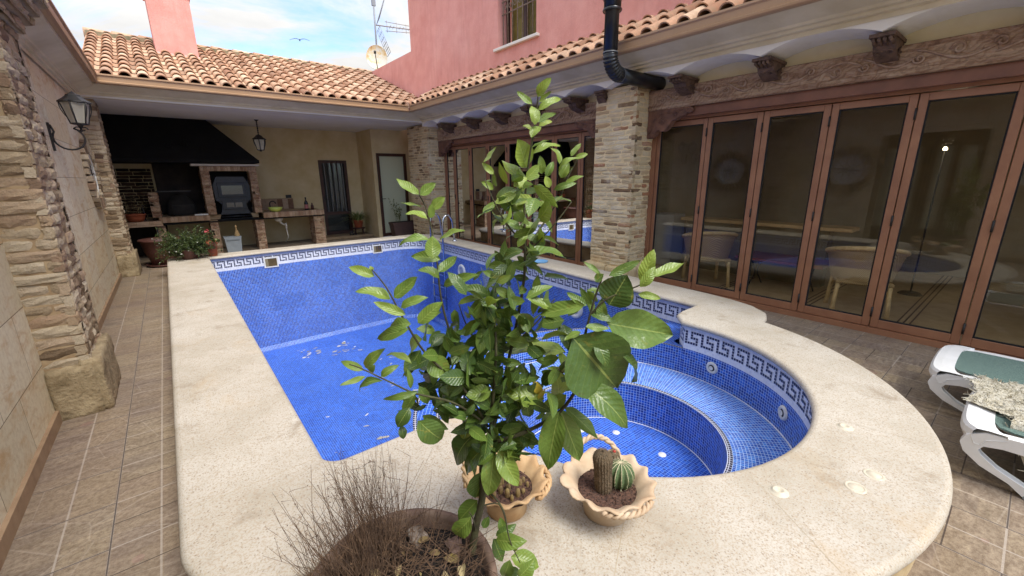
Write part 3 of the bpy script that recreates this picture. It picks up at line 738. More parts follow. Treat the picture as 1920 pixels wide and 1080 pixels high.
# ------------------------------------------------------------------ brickwork and roof tile builders
def bricks(m, O, U, N, W, Hh, ch=.066, lens=(.16, .30), gap=.012, depth=.05, rough=.007, rr=None, skip=None, half=0, mi=0, edge=.006):
    """rough bricks laid over a rectangle: origin O, along U (unit), up Z, facing N"""
    rr = rr or R_; O, U, N = Vector(O), Vector(U), Vector(N); Z = Vector((0, 0, 1))
    z = 0; k = 0
    while z < Hh-.02:
        c = min(ch*rr.uniform(.86, 1.14), Hh-z); u = -(rr.uniform(0, lens[0]) if k % 2 else 0)
        while u < W-.01:
            L = rr.uniform(*lens); u0, u1 = max(u, 0), min(u+L, W)
            if W-u1 < .05: u1 = W
            if u1-u0 > .025:
                z0, z1 = z+gap*.5*rr.uniform(.6, 1.3), z+c-gap*.5*rr.uniform(.6, 1.3)
                a, b = u0+(gap*.5 if u0 > 0 else 0), u1-(gap*.5 if u1 < W else 0)
                if not (skip and skip((a+b)/2, (z0+z1)/2)):
                    nu = 5 if b-a > .12 else 4; nv = 4; vs = []; pr = rr.uniform(-.5, 1)*rough*1.5; tl = rr.uniform(-.5, .5)*rough
                    for j in range(nv):
                        for i in range(nu):
                            tu, tv = i/(nu-1), j/(nv-1); ed = (i in (0, nu-1))+(j in (0, nv-1))
                            off = pr+tl*(tu-.5)*2+rr.uniform(-1, 1)*rough-(edge*ed)
                            p = O+U*(lerp(a, b, tu)+rr.uniform(-.004, .004)*(0 if i in (0, nu-1) and (u0 == 0 or u1 == W) else 1))+Z*(lerp(z0, z1, tv)+rr.uniform(-.004, .004))+N*off
                            vs.append(p)
                    base = len(vs); per = [i for i in range(nu)]+[nu*j+nu-1 for j in range(1, nv)]+[nu*(nv-1)+i for i in range(nu-2, -1, -1)]+[nu*j for j in range(nv-2, 0, -1)]
                    vs += [vs[i]-N*depth for i in per]
                    fs = [[j*nu+i, j*nu+i+1, (j+1)*nu+i+1, (j+1)*nu+i] for j in range(nv-1) for i in range(nu-1)]
                    n = len(per)
                    fs += [[per[i], base+i, base+(i+1) % n, per[(i+1) % n]] for i in range(n)]
                    m.add(vs, fs, rr.random(), mi)
            u += L
        z += c; k += 1
def rock(m, a, b, rough=.02, mi=0, rr=None, seg=5):
    """rough stone block between corners a and b"""
    rr = rr or R_; a, b = Vector(a), Vector(b); key = {}; vs = []; fs = []
    def vid(i, j, k):
        if (i, j, k) not in key:
            e = sum(q in (0, seg) for q in (i, j, k))
            p = Vector((lerp(a.x, b.x, i/seg), lerp(a.y, b.y, j/seg), lerp(a.z, b.z, k/seg))); c = (a+b)/2
            p = p.lerp(c, .015*(e-1)*2)+Vector([rr.uniform(-1, 1)*rough for _ in range(3)])
            key[(i, j, k)] = len(vs); vs.append(p)
        return key[(i, j, k)]
    for i in range(seg):
        for j in range(seg):
            for s in (0, seg):
                fs.append([vid(i, j, s), vid(i+1, j, s), vid(i+1, j+1, s), vid(i, j+1, s)])
                fs.append([vid(i, s, j), vid(i+1, s, j), vid(i+1, s, j+1), vid(i, s, j+1)])
                fs.append([vid(s, i, j), vid(s, i+1, j), vid(s, i+1, j+1), vid(s, i, j+1)])
    m.add(vs, fs, rr.random(), mi, sm=True)
def roof_tiles(m, O, A, Sd, N, width, slope, pitch=.217, row=.37, r=.082, rr=None):
    """barrel tiles: O eave corner, A along the eave, Sd up the slope, N slope normal"""
    rr = rr or R_; O, A, Sd, N = Vector(O), Vector(A), Vector(Sd), Vector(N)
    m.add([O-N*.01, O+A*width-N*.01, O+A*width+Sd*slope-N*.01, O+Sd*slope-N*.01], [[0, 1, 2, 3]], .35)
    nc = int(width/pitch); nr = int(math.ceil(slope/row)); ns = 8
    for c in range(nc):
        u = (c+.5)*pitch
        for k in range(nr):
            s0 = k*row-.03; s1 = min(s0+row+.06, slope)
            v = rr.random(); du = rr.uniform(-.006, .006); lift = .012
            vs = []
            for (s, rad, h) in ((s0, r, lift+.012), (s1, r*.82, 0)):
                for q in range(ns+1):
                    a = PI*q/ns; vs.append(O+A*(u+du+rad*math.cos(a))+Sd*s+N*(rad*.95*math.sin(a)+h))
            for q in range(ns+1):
                a = PI*q/ns; rad = r-.014; vs.append(O+A*(u+du+rad*math.cos(a))+Sd*s0+N*(rad*.95*math.sin(a)+lift+.012))
            for q in range(ns+1):
                a = PI*q/ns; rad = r*.82-.014; vs.append(O+A*(u+du+rad*math.cos(a))+Sd*(s0+.16)+N*(rad*.95*math.sin(a)))
            n1 = ns+1
            fs = [[q, q+1, n1+q+1, n1+q] for q in range(ns)]
            m.add(vs[:2*n1], fs, v, sm=True)
            m.add(vs, [[q, q+1, 2*n1+q+1, 2*n1+q] for q in range(ns)]+[[2*n1+q, 2*n1+q+1, 3*n1+q+1, 3*n1+q] for q in range(ns)], v*.5)
        # channel tile between two caps
        for k in range(nr):
            s0 = k*row+.0; s1 = min(s0+row+.03, slope); v = rr.random(); vs = []
            for (s, h) in ((s0, .012), (s1, 0)):
                for q in range(5):
                    a = PI*q/4; vs.append(O+A*(u+pitch*.5+.062*math.cos(a))+Sd*s+N*(.03-.035*math.sin(a)+h))
            m.add(vs, [[q, q+1, 6+q, 5+q] for q in range(4)], v, sm=True)
def extrude_prof(m, prof, fn, t0, t1, mi=0, var=.5):
    """open profile strip swept between t0 and t1"""
    for (a, b) in zip(prof[:-1], prof[1:]):
        m.add([fn(*a, t0), fn(*b, t0), fn(*b, t1), fn(*a, t1)], [[0, 1, 2, 3]], var, mi)

# ------------------------------------------------------------------ house on the right: pink storey over a glazed ground floor
XD, XB, XW, XV = 5.456, 5.28, 5.36, 4.90       # door plane, beam face, wall face, vault face
XP, XPF = 5.2, 5.03                            # pink wall, pillar face
house = thing('pink_house', 'pink rendered house with folding glass doors, carved lintels and a tiled eave along the pool', 'house', (5.4, 3, 0))
YN, YF = -3.2, 9.36
def wall_holes(m, plane, y0, y1, z0, z1, holes, mi=0):
    """rectangular wall in plane x=plane with rectangular holes (a,b,c,d)"""
    ys = sorted({y0, y1, *[h[0] for h in holes], *[h[1] for h in holes]}); zs = sorted({z0, z1, *[h[2] for h in holes], *[h[3] for h in holes]})
    for ya, yb in zip(ys[:-1], ys[1:]):
        for za, zb in zip(zs[:-1], zs[1:]):
            if any(h[0] <= ya and yb <= h[1] and h[2] <= za and zb <= h[3] for h in holes): continue
            m.add([(plane, ya, za), (plane, yb, za), (plane, yb, zb), (plane, ya, zb)], [[0, 1, 2, 3]], .5, mi)
m = MB(); win = [(5.76, 6.80, 3.86, 5.05), (9.0, 10.0, 5.66, 6.8)]
wall_holes(m, XP, -4, 10.28, 3.2, 8.2, win)
for a, b, c, d in win:
    for p in ([(XP, a, c), (XP+.28, a, c), (XP+.28, a, d), (XP, a, d)], [(XP, b, c), (XP+.28, b, c), (XP+.28, b, d), (XP, b, d)], [(XP, a, c), (XP+.28, a, c), (XP+.28, b, c), (XP, b, c)], [(XP, a, d), (XP+.28, a, d), (XP+.28, b, d), (XP, b, d)]):
        m.add(p, [[0, 1, 2, 3]], .5)
m.add([(XP, 10.28, 3.2), (9, 10.28, 3.2), (9, 10.28, 8.2), (XP, 10.28, 8.2)], [[0, 1, 2, 3]], .5)
m.add([(XP, -4, 8.2), (9, -4, 8.2), (9, 10.28, 8.2), (XP, 10.28, 8.2)], [[0, 1, 2, 3]], .5)
m.box((XP+.003, 10.283, 3.2), (XP+.3, 13.4, 4.56))
m.build('upper_wall', PINK, house, fix=False)
CURT = simple('ochre_curtain', rgb(150, 132, 60), .9, c2=rgb(120, 104, 44), nscale=6)
def upper_window(a, b, c, d):
    w = MB(); x = XP+.2
    w.box((x, a, c), (x+.05, a+.06, d)); w.box((x, b-.06, c), (x+.05, b, d)); w.box((x, a+.06, c), (x+.05, b-.06, c+.06)); w.box((x, a+.06, d-.06), (x+.05, b-.06, d)); w.box((x+.002, (a+b)/2-.04, c+.06), (x+.048, (a+b)/2+.04, d-.06))
    fr = w.build('window', DKFRAME, house)
    g = MB(); g.add([(x+.03, a+.06, c+.06), (x+.03, b-.06, c+.06), (x+.03, b-.06, d-.06), (x+.03, a+.06, d-.06)], [[0, 1, 2, 3]], .5); g.build('pane', GLASS_U, fr)
    g = MB(); g.add([(x+.12, a, c), (x+.12, b, c), (x+.12, b, d), (x+.12, a, d)], [[0, 1, 2, 3]], .5); g.build('curtain', CURT, fr)
    s = MB(); s.box((XP-.06, a-.08, c-.035), (XP+.2, b+.08, c+.012), bev=.006); s.build('sill', simple('white_stone_sill', rgb(226, 220, 208), .6), fr)
    gr = MB(); gx = XP+.1
    for z in (c+.07, d-.42, d-.62, d-.08):
        gr.tube([(gx, a+.01, z), (gx, b-.01, z)], .011, 6)
    k = 8
    for i in range(k):
        y = lerp(a+.05, b-.05, i/(k-1)); gr.tube([(gx-.012, y, c+.03), (gx-.012, y, d-.08)], .008, 6)
        if i < k-1:
            yc = y+(b-a-.1)/(k-1)*.5; gr.tube([(gx-.012, yc+.035*math.cos(t), d-.52+.035*math.sin(t)) for t in [2*PI*q/10 for q in range(11)]], .007, 5)
    gr.build('grille', simple('rusty_grille', rgb(150, 130, 112), .6, c2=rgb(112, 90, 72), nscale=20), fr)
for w in win: upper_window(*w)
# eave roof, gutter, cornice
m = MB(); e = Vector((XP-4.525, 0, .39)); sl = e.length; e.normalize()
roof_tiles(m, (4.525, -3.2, 3.115), (0, 1, 0), e, Vector((-e.z, 0, e.x)), 12.6, sl, pitch=.222, row=.37, rr=random.Random(5))
m.build('eave_roof', TILE, house, fix=False)
def gutter_prof():
    return [(.0, .0), (-.02, .012), (-.025, .03), (-.012, .04), (-.018, .10), (-.036, .115), (-.036, .135), (-.02, .138), (-.012, .125), (.06, .06), (.12, .05), (.12, 0), (0, 0)]
def corn_prof():  # (out, z): wall side first
    return [(0, 0), (.0, .02), (-.05, .025), (-.055, .05), (-.10, .055), (-.115, .075), (-.36, .14), (-.40, .145)]
m = MB(); extrude_prof(m, [(4.50+a, 3.0+b) for a, b in gutter_prof()], lambda x, z, t: (x, t, z), -3.2, 9.10); m.build('gutter', GUTTER, house)
m = MB(); extrude_prof(m, [(XV-.002, 2.84)]+[(XV+a, 2.862+b) for a, b in corn_prof()]+[(4.6, 3.03)], lambda x, z, t: (x-.005, t, z), -3.2, 9.36); m.build('cornice', CORNICE, house)
# vaulted soffit carried on carved corbels
CY = [-1.86, -.87, .13, 1.11, 2.06, 3.02, 4.02, 4.79, 5.79, 6.72, 7.68, 8.67, 9.36]
m = MB()
for a, b in zip(CY[:-1], CY[1:]):
    n = 14; P = []
    for i in range(n+1):
        t = i/n; P.append((lerp(a, b, t), 2.752+.098*(1-(2*t-1)**2)))
    for (y0, z0), (y1, z1) in zip(P[:-1], P[1:]):
        m.add([(XV, y0, z0), (XV, y1, z1), (XW+.02, y1, z1), (XW+.02, y0, z0)], [[0, 1, 2, 3]], .5, sm=False)
        m.add([(XV, y0, z0), (XV, y1, z1), (XV, y1, 2.885), (XV, y0, 2.885)], [[0, 1, 2, 3]], .5)
m.build('vaulted_soffit', WHITE_P, house, fix=False)
m = MB(); wall_holes(m, XW, YN, YF, 2.40, 2.98, []); m.box((XW+.005, YN, 2.95), (9.6, 9.4, 3.05)); m.build('upper_facade', CREAM_P, house, fix=False)
def corbel(y, x0=XW, x1=XV+.05, zt=2.75, zb=2.575, w=.155):
    m = MB(); d = x0-x1
    prof = [(x0, zb), (x0-.10*d/.41, zb-.008), (x0-.2*d/.41, zb+.02), (x0-.28*d/.41, zb+.06), (x0-.30*d/.41, zb+.10), (x0-.345*d/.41, zb+.112), (x0-.36*d/.41, zb+.135), (x1, zb+.14), (x1, zt), (x0, zt)]
    m.prism(prof, lambda u, v, t: (u, t, v), y-w/2, y+w/2)
    m.box((x1-.012, y-w/2-.012, zt-.03), (x0, y+w/2+.012, zt-.002))
    for i in range(4):
        yy = y-w/2+w*(i+.5)/4; m.tube([(x1-.004, yy, zt-.05), (x0-.28*d/.41, yy, zb+.10)], .014, 6)
    for s in (-1, 1):
        m.tube([(x0-.26*d/.41+.02*math.cos(t)-.0, y+s*w*.24+.024*math.sin(t)*s, zb+.05-.012*math.cos(t)) for t in [q*.6 for q in range(9)]], .009, 5)
        m.tube([(x0-.12*d/.41, y+s*(w/2+.002), zb+.09), (x0-.2*d/.41, y+s*(w/2+.004), zb+.06), (x0-.14*d/.41, y+s*(w/2+.002), zb+.03), (x0-.06*d/.41, y+s*(w/2+.002), zb+.07)], .01, 5)
    return m.build('corbel', simple_corb, house)
simple_corb = simple('dark_carved_wood', rgb(112, 86, 68), .7, c2=rgb(66, 48, 38), nscale=18, bump=.7, bscale=50)
for y in CY[1:-1]:
    if abs(y-4.02) > .1: corbel(y)
corbel(4.16, XPF+.02, XPF-.09, 2.75, 2.60, .14)
# carved lintels and brackets
BEAM0, BEAM1 = 2.436, 2.69
def scrolls(m, y0, y1, zc, x, rr):
    y = y0+.25
    while y < y1-.3:
        s = 1 if rr.random() < .5 else -1; L = rr.uniform(.34, .5)
        m.tube([(x, y+L*t, zc+s*.055*math.sin(PI*t*1.4)) for t in [q/10 for q in range(11)]], [.007+.005*math.sin(PI*q/10) for q in range(11)], 5, mi=1)
        for (c, r0, dr) in ((y+L*.45, .052, -s), (y+L*.95, .042, s)):
            m.tube([(x, c+r0*(1-q/16)*math.cos(q*.62), zc+dr*.018+r0*(1-q/16)*math.sin(q*.62)*dr) for q in range(13)], .009, 5, mi=1)
        y += L
WORN = simple('worn_carving', rgb(178, 152, 128), .75, c2=rgb(132, 100, 78), nscale=14, bump=.4, bscale=50)
def lintel(y0, y1, rr):
    m = MB(); n = 24
    for i in range(n):
        a, b = lerp(y0, y1, i/n), lerp(y0, y1, (i+1)/n)
        prof = [(XW+.02, BEAM0+.002), (XB+.012, BEAM0), (XB, BEAM0+.012), (XB, BEAM0+.045), (XB+.008, BEAM0+.052), (XB+.006, BEAM1-.06), (XB, BEAM1-.05), (XB+.004, BEAM1-.008), (XB+.02, BEAM1), (XW+.02, BEAM1+.002)]
        extrude_prof(m, prof, lambda x, z, t: (x, t, z), a, b)
    for y in (y0, y1): m.add([(XB+.003, y, BEAM0), (XW+.02, y, BEAM0), (XW+.02, y, BEAM1), (XB+.003, y, BEAM1)], [[0, 1, 2, 3]], .5)
    scrolls(m, y0, y1, (BEAM0+BEAM1)/2+.01, XB-.002, rr)
    o = m.build('carved_lintel', [CARVED, WORN], house, fix=False)
    m = MB(); m.box((XB+.06, y0, 2.33), (XW+.1, y1, BEAM0-.002)); m.build('door_head', simple('door_head_wood', rgb(128, 84, 62), .6, c2=rgb(108, 70, 52), nscale=5), house); return o
lintel(4.30, 9.40, random.Random(2)); lintel(-3.0, 3.582, random.Random(4))
def bracket(y, s):
    P = [(0, 0), (.60, 0), (.635, -.02), (.64, -.05), (.61, -.075), (.56, -.07), (.53, -.095), (.47, -.10), (.42, -.13), (.36, -.145), (.32, -.20), (.27, -.255), (.21, -.27), (.165, -.245), (.13, -.262), (.11, -.31), (.06, -.34), (0, -.345)]
    m = MB(); m.prism([(y+s*u, BEAM0-.003+v) for u, v in P], lambda u, v, t: (t, u, v), XB+.012, XW+.03)
    for (cu, cv, r) in ((.22, -.15, .062), (.57, -.045, .03), (.40, -.07, .04)):
        m.tube([(XB+.012, y+s*(cu+r*(1-q/18)*math.cos(q*.6)), BEAM0+cv+r*(1-q/18)*math.sin(q*.6)) for q in range(15)], .010, 5)
    m.tube([(XB+.012, y+s*u, BEAM0+v) for u, v in ((.02, -.30), (.08, -.22), (.1, -.12), (.2, -.05), (.33, -.05), (.5, -.03))], .011, 5)
    return m.build('carved_bracket', simple('worn_carved_wood', rgb(128, 88, 66), .7, c2=rgb(84, 56, 44), nscale=10, bump=.6, bscale=40), house, fix=True)
bracket(3.578, -1); bracket(4.305, 1); bracket(9.36, -1)
# brick pillars
def pillar(y0, y1, zt, plinth, seed):
    rr = random.Random(seed)
    m = MB(); m.box((XPF+.007, y0+.007, 0), (XD+.06, y1-.0, zt), 1)
    bricks(m, (XPF, y1, 0), (0, -1, 0), (-1, 0, 0), y1-y0, zt, .060, (.15, .30), .013, rough=.004, edge=.005, rr=rr)
    bricks(m, (XPF, y0, 0), (1, 0, 0), (0, -1, 0), XD+.04-XPF, zt, .060, (.12, .26), .013, rough=.004, edge=.005, rr=rr)
    p = m.build('brick_pillar', [BRICK_R, MORTAR_R], house, fix=False)
    if plinth:
        b = MB(); rock(b, (XPF-.09, y0-.045, -.02), (XPF+.2, (y0+y1)/2-.01, .30), .012, rr=rr, seg=6); rock(b, (XPF-.085, (y0+y1)/2+.005, -.02), (XPF+.2, y1+.05, .31), .012, rr=rr, seg=6); rock(b, (XPF+.21, y0-.04, -.02), (XD-.01, y0+.2, .36), .01, rr=rr, seg=5)
        b.build('plinth_stone', SANDST2, p)
pillar(3.585, 4.28, 2.76, True, 11); pillar(9.36, 10.45, 2.82, False, 12)
# folding doors
def door_frame(y0, y1):
    m = MB(); x0, x1 = XD-.015, XD+.075
    m.box((x0-.02, y0, 0), (x1, y1, .055)); m.box((x0, y0, .055), (x1, y0+.075, 2.30)); m.box((x0, y1-.075, .055), (x1, y1, 2.30)); m.box((x0-.004, y0, 2.3), (x1, y1, 2.345))
    return m.build('door_frame', FRAME, house)
def leaf(y0, y1, z0=.06, z1=2.292, fixed=False):
    m = MB(); x0, x1 = XD+.005, XD+.06; w = .062 if not fixed else .05
    y0 += .004; y1 -= .004
    m.box((x0, y0, z0), (x1, y0+w, z1), bev=.004); m.box((x0, y1-w, z0), (x1, y1, z1), bev=.004)
    m.box((x0+.001, y0+w, z0), (x1-.001, y1-w, z0+.085), bev=.004); m.box((x0+.001, y0+w, z1-.065), (x1-.001, y1-w, z1), bev=.004)
    k = .012
    gk = [(y0+w, z0+.085, y0+w+k, z1-.065), (y1-w-k, z0+.085, y1-w, z1-.065), (y0+w+k, z0+.085, y1-w-k, z0+.085+k), (y0+w+k, z1-.065-k, y1-w-k, z1-.065)]
    for a, b, c, d in gk: m.box((x0+.006, a, b), (x0+.03, c, d), 1)
    o = m.build('fixed_panel' if fixed else 'folding_door', [FRAME, DARK], house)
    g = MB(); t = .0
    for xx in (x0+.018, x0+.036):
        g.add([(xx, y0+w+k*.4, z0+.09), (xx+t, y1-w-k*.4, z0+.09), (xx+t, y1-w-k*.4, z1-.07), (xx, y0+w+k*.4, z1-.07)], [[0, 1, 2, 3]], .5)
        t = R_.uniform(-.010, .010)
    g.build('pane', GLASS, o, fix=False)
    return o
def hinges(o, y):
    for z in (.22, 1.15, 2.12):
        m = MB(); m.tube([(XD-.004, y, z-.05), (XD-.004, y, z+.05)], .009, 6); m.build('hinge', IRON, o)
JR = [2.82, 2.17, 1.525, .868, .21, -.44, -1.09, -1.74]
door_frame(-2.4, 3.60)
leaf(2.82, 3.525, fixed=True)
for i, (b, a) in enumerate(zip(JR[:-1], JR[1:])):
    o = leaf(a, b); hinges(o, b)
JL = [8.93, 8.255, 7.58, 6.905, 6.235, 5.565, 4.93]
door_frame(4.29, 9.40)
leaf(8.93, 9.325, fixed=True); leaf(4.365, 4.93, fixed=True)
for b, a in zip(JL[:-1], JL[1:]):
    o = leaf(a, b); hinges(o, b)
# room behind the glass
IN_W = simple('interior_wall', rgb(150, 138, 110), .9, c2=rgb(134, 122, 94), nscale=2)
m = MB(); X1 = 9.4
m.add([(X1, YN, 0), (X1, 9.4, 0), (X1, 9.4, 2.95), (X1, YN, 2.95)], [[0, 1, 2, 3]], .5)
m.add([(XD+.08, YN, 0), (X1, YN, 0), (X1, YN, 2.95), (XD+.08, YN, 2.95)], [[0, 1, 2, 3]], .5)
m.add([(XD+.08, 9.40, 0), (X1, 9.40, 0), (X1, 9.40, 2.95), (XD+.08, 9.40, 2.95)], [[0, 1, 2, 3]], .5)
m.add([(7.0, 4.7, 0), (X1, 4.7, 0), (X1, 4.7, 2.95), (7.0, 4.7, 2.95)], [[0, 1, 2, 3]], .5)
m.build('interior_wall', IN_W, house, fix=False)
m = MB(); m.add([(XD+.08, YN, .012), (X1, YN, .012), (X1, 9.4, .012), (XD+.08, 9.4, .012)], [[0, 1, 2, 3]], .5)
for y in (.62, 1.55, 2.6, 5.6, 7.2):
    for k in range(3): m.box((XD+.09, y+k*.05, .013), (X1, y+k*.05+.014, .0165), 1)
m.build('interior_floor', [simple('interior_floor_tile', rgb(200, 176, 138), .45, c2=rgb(180, 154, 116), nscale=6), simple('floor_inlay', rgb(92, 64, 46), .5)], house)
m = MB()
for y in [i*.75-2.4 for i in range(16)]: m.box((XW+.15, y, 2.70), (X1, y+.14, 2.9))
m.build('ceiling_beam', DKFRAME, house)

# ------------------------------------------------------------------ stone-clad wall on the left
XL = -.84
lwall = thing('courtyard_wall', 'stone clad courtyard wall with brick pilasters and brown gutter along the left of the pool', 'wall', (XL, 4, 0))
m = MB(); dr = [(.80, 2.32, .0, 2.36)]
wall_holes(m, XL, -3.2, 9.8, 0, 2.86, dr)
for a, b, c, d in dr:
    m.add([(XL, a, c), (XL-.2, a, c), (XL-.2, a, d), (XL, a, d)], [[0, 1, 2, 3]], .5); m.add([(XL, b, c), (XL-.2, b, c), (XL-.2, b, d), (XL, b, d)], [[0, 1, 2, 3]], .5); m.add([(XL, a, d), (XL-.2, a, d), (XL-.2, b, d), (XL, b, d)], [[0, 1, 2, 3]], .5)
m.build('stone_cladding', SLAB, lwall, fix=False)
m = MB(); m.box((XL, -3.2, 0), (XL+.022, .78, .085)); m.box((XL, 2.34, 0), (XL+.022, 9.7, .085)); m.build('skirting', simple('stone_skirting', rgb(160, 134, 104), .8, c2=rgb(138, 112, 84), nscale=8, bump=.2), lwall)
def pilaster(y0, y1, depth, seed, flare=True):
    rr = random.Random(seed); x1 = XL+depth; m = MB(); zt = 2.58 if flare else 2.82
    m.box((XL-.02, y0+.01, .28), (x1-.01, y1-.01, 2.84), 1)
    bricks(m, (XL, y0, .36), (1, 0, 0), (0, -1, 0), depth, zt-.36, .074, (.16, .34), .012, rough=.006, edge=.007, rr=rr)
    bricks(m, (x1, y0, .36), (0, 1, 0), (1, 0, 0), y1-y0, zt-.36, .074, (.12, .24), .012, rough=.006, edge=.007, rr=rr)
    bricks(m, (x1, y1, .36), (-1, 0, 0), (0, 1, 0), depth, zt-.36, .074, (.12, .24), .012, rough=.006, edge=.007, rr=rr)
    if flare:
        for k in range(4):
            e = .04+.045*k; z = zt+k*.066
            m.box((XL, y0-e*.6+.01, z), (x1+e-.012, y1+e*.6-.01, z+.063), 1)
            bricks(m, (XL, y0-e*.6, z), (1, 0, 0), (0, -1, 0), depth+e, .066, .066, (.16, .3), .012, rough=.009, rr=rr)
            bricks(m, (x1+e, y0-e*.6, z), (0, 1, 0), (1, 0, 0), y1-y0+e*1.2, .066, .066, (.14, .26), .012, rough=.009, rr=rr)
            for i in range(3):
                u0 = lerp(XL, x1+e, i/3); rock(m, (u0+.004, y0-e*.6+.0, z-.004), (lerp(XL, x1+e, (i+1)/3)-.004, y1+e*.6, z+.02), .004, rr=rr, seg=3)
    p = m.build('pilaster', [BRICK_L, MORTAR_L], lwall, fix=False)
    b = MB(); ym = lerp(y0, y1, .45)
    rock(b, (XL, y0-.045, -.02), (x1+.005, ym, .365), .006, rr=rr, seg=9); rock(b, (x1-.07, y0-.03, -.02), (x1+.05, y1+.03, .40), .006, rr=rr, seg=9); rock(b, (XL, ym+.01, -.02), (x1, y1+.05, .37), .008, rr=rr, seg=5)
    b.build('plinth_stone', SANDST, p)
pilaster(3.98, 4.60, .236, 21); pilaster(9.62, 10.2, .21, 22, False)
m = MB(); extrude_prof(m, [(-.53-a, 3.0+b) for a, b in gutter_prof()], lambda x, z, t: (x, t, z), -3.2, 9.10); m.build('gutter', GUTTER, lwall)
m = MB(); extrude_prof(m, [(XL+.02, 2.80)]+[(XL+.02-a*.62, 2.83+b) for a, b in corn_prof()]+[(-.56, 3.03)], lambda x, z, t: (x, t, z), -3.2, 9.42); m.build('cornice', CORNICE, lwall)
m = MB(); m.add([(-.52, -3.2, 3.1), (-.52, 9.3, 3.1), (-3.2, 9.3, 4.1), (-3.2, -3.2, 4.1)], [[0, 1, 2, 3]], .5); m.build('wall_roof', TILE, lwall)
MED_D = simple('medallion_brick', rgb(196, 178, 150), .9, c2=rgb(164, 140, 112), nscale=12, bump=.8, bscale=40)
def medallion(y, z=1.68):
    m = MB(); rr = random.Random(int(y*10)); k = 30
    for i in range(k):
        a0, a1 = 2*PI*i/k+.02, 2*PI*(i+1)/k-.02; r0, r1 = .335, .50+rr.uniform(-.02, .03)
        P = [(r0*math.cos(a0), r0*math.sin(a0)), (r1*math.cos(a0+.01), r1*math.sin(a0+.01)), (r1*math.cos(a1-.01), r1*math.sin(a1-.01)), (r0*math.cos(a1), r0*math.sin(a1))]
        m.prism(P, lambda u, v, t: (t, y+u, z+v), XL-.01, XL+.065+rr.uniform(-.014, .014))
    o = m.build('medallion', BRICK_L, lwall, fix=True)
    d = MB(); d.add([(XL+.022, y, z)]+[(XL+.02, y+.325*math.cos(t), z+.325*math.sin(t)) for t in [2*PI*q/40 for q in range(40)]], [[0, q+1, (q+1) % 40+1] for q in range(40)], .5)
    d.build('compass_disc', WHITE_DISC, o)
    s = MB()
    for q in range(8):
        a = q*PI/4+.12; L = .30 if q % 2 == 0 else .26
        for sg in (-1, 1):
            s.add([(XL+.026, y, z), (XL+.026, y+.05*math.cos(a+sg*.39), z+.05*math.sin(a+sg*.39)), (XL+.026, y+L*math.cos(a), z+L*math.sin(a))], [[0, 1, 2]], .5, 0 if sg > 0 else 1)
        s.tube([(XL+.027, y, z), (XL+.027, y+L*math.cos(a), z+L*math.sin(a))], .004, 5)
    s.tube([(XL+.03, y+.322*math.cos(t), z+.322*math.sin(t)) for t in [2*PI*q/40 for q in range(41)]], .010, 6, mi=1)
    s.build('compass_star', [IRON, WHITE_DISC], o)
for y in (.12, 2.85, 5.3, 9.02): medallion(y)
# glazed double door in that wall (seen mirrored in the folding doors)
m = MB(); x = XL-.14
m.box((x, .80, 0), (x+.07, .9, 2.36)); m.box((x, 2.22, 0), (x+.07, 2.32, 2.36)); m.box((x, .9, 2.24), (x+.07, 2.22, 2.36)); m.box((x+.002, .9, .02), (x+.066, 2.22, .5)); m.box((x+.004, .9, 2.1), (x+.064, 2.22, 2.237))
for y in (1.18, 1.5, 1.62, 1.94): m.box((x+.003, y-.05, .5), (x+.067, y+.05, 2.1))
d = m.build('glazed_door', DKFRAME, lwall)
m = MB(); m.add([(x+.03, .9, .5), (x+.03, 2.22, .5), (x+.03, 2.22, 2.1), (x+.03, .9, 2.1)], [[0, 1, 2, 3]], .5); m.build('pane', FROST, d)

# wall lantern
def lantern_body(m, g, c, s=1.0, hang=False):
    x, y, z = c; n = 6
    def hexr(r, zz): return [(x+r*math.cos(2*PI*i/n+.3), y+r*math.sin(2*PI*i/n+.3), zz) for i in range(n)]
    top, bot = hexr(.145*s, z+.20*s), hexr(.085*s, z-.06*s)
    for i in range(n):
        j = (i+1) % n
        m.tube([bot[i], top[i]], .009*s, 5); m.tube([bot[i], bot[j]], .009*s, 5); m.tube([top[i], top[j]], .012*s, 5)
        g.add([bot[i], bot[j], top[j], top[i]], [[0, 1, 2, 3]], .5)
    m.lathe([(.165*s, .195*s), (.16*s, .21*s), (.11*s, .245*s), (.075*s, .275*s), (.07*s, .29*s), (.03*s, .31*s), (.012*s, .325*s), (0, .33*s)], c, 6, sm=False)
    m.lathe([(0, -.10*s), (.02*s, -.095*s), (.035*s, -.075*s), (.085*s, -.06*s)], c, 6, sm=False)
    for i in range(n):
        a = 2*PI*i/n+.3
        m.tube([(x+(.15+.02*math.sin(q*.5))*s*math.cos(a)*(1-.055*q), y+(.15+.02*math.sin(q*.5))*s*math.sin(a)*(1-.055*q), z+(.19-.031*q)*s) for q in range(9)], .005*s, 4)
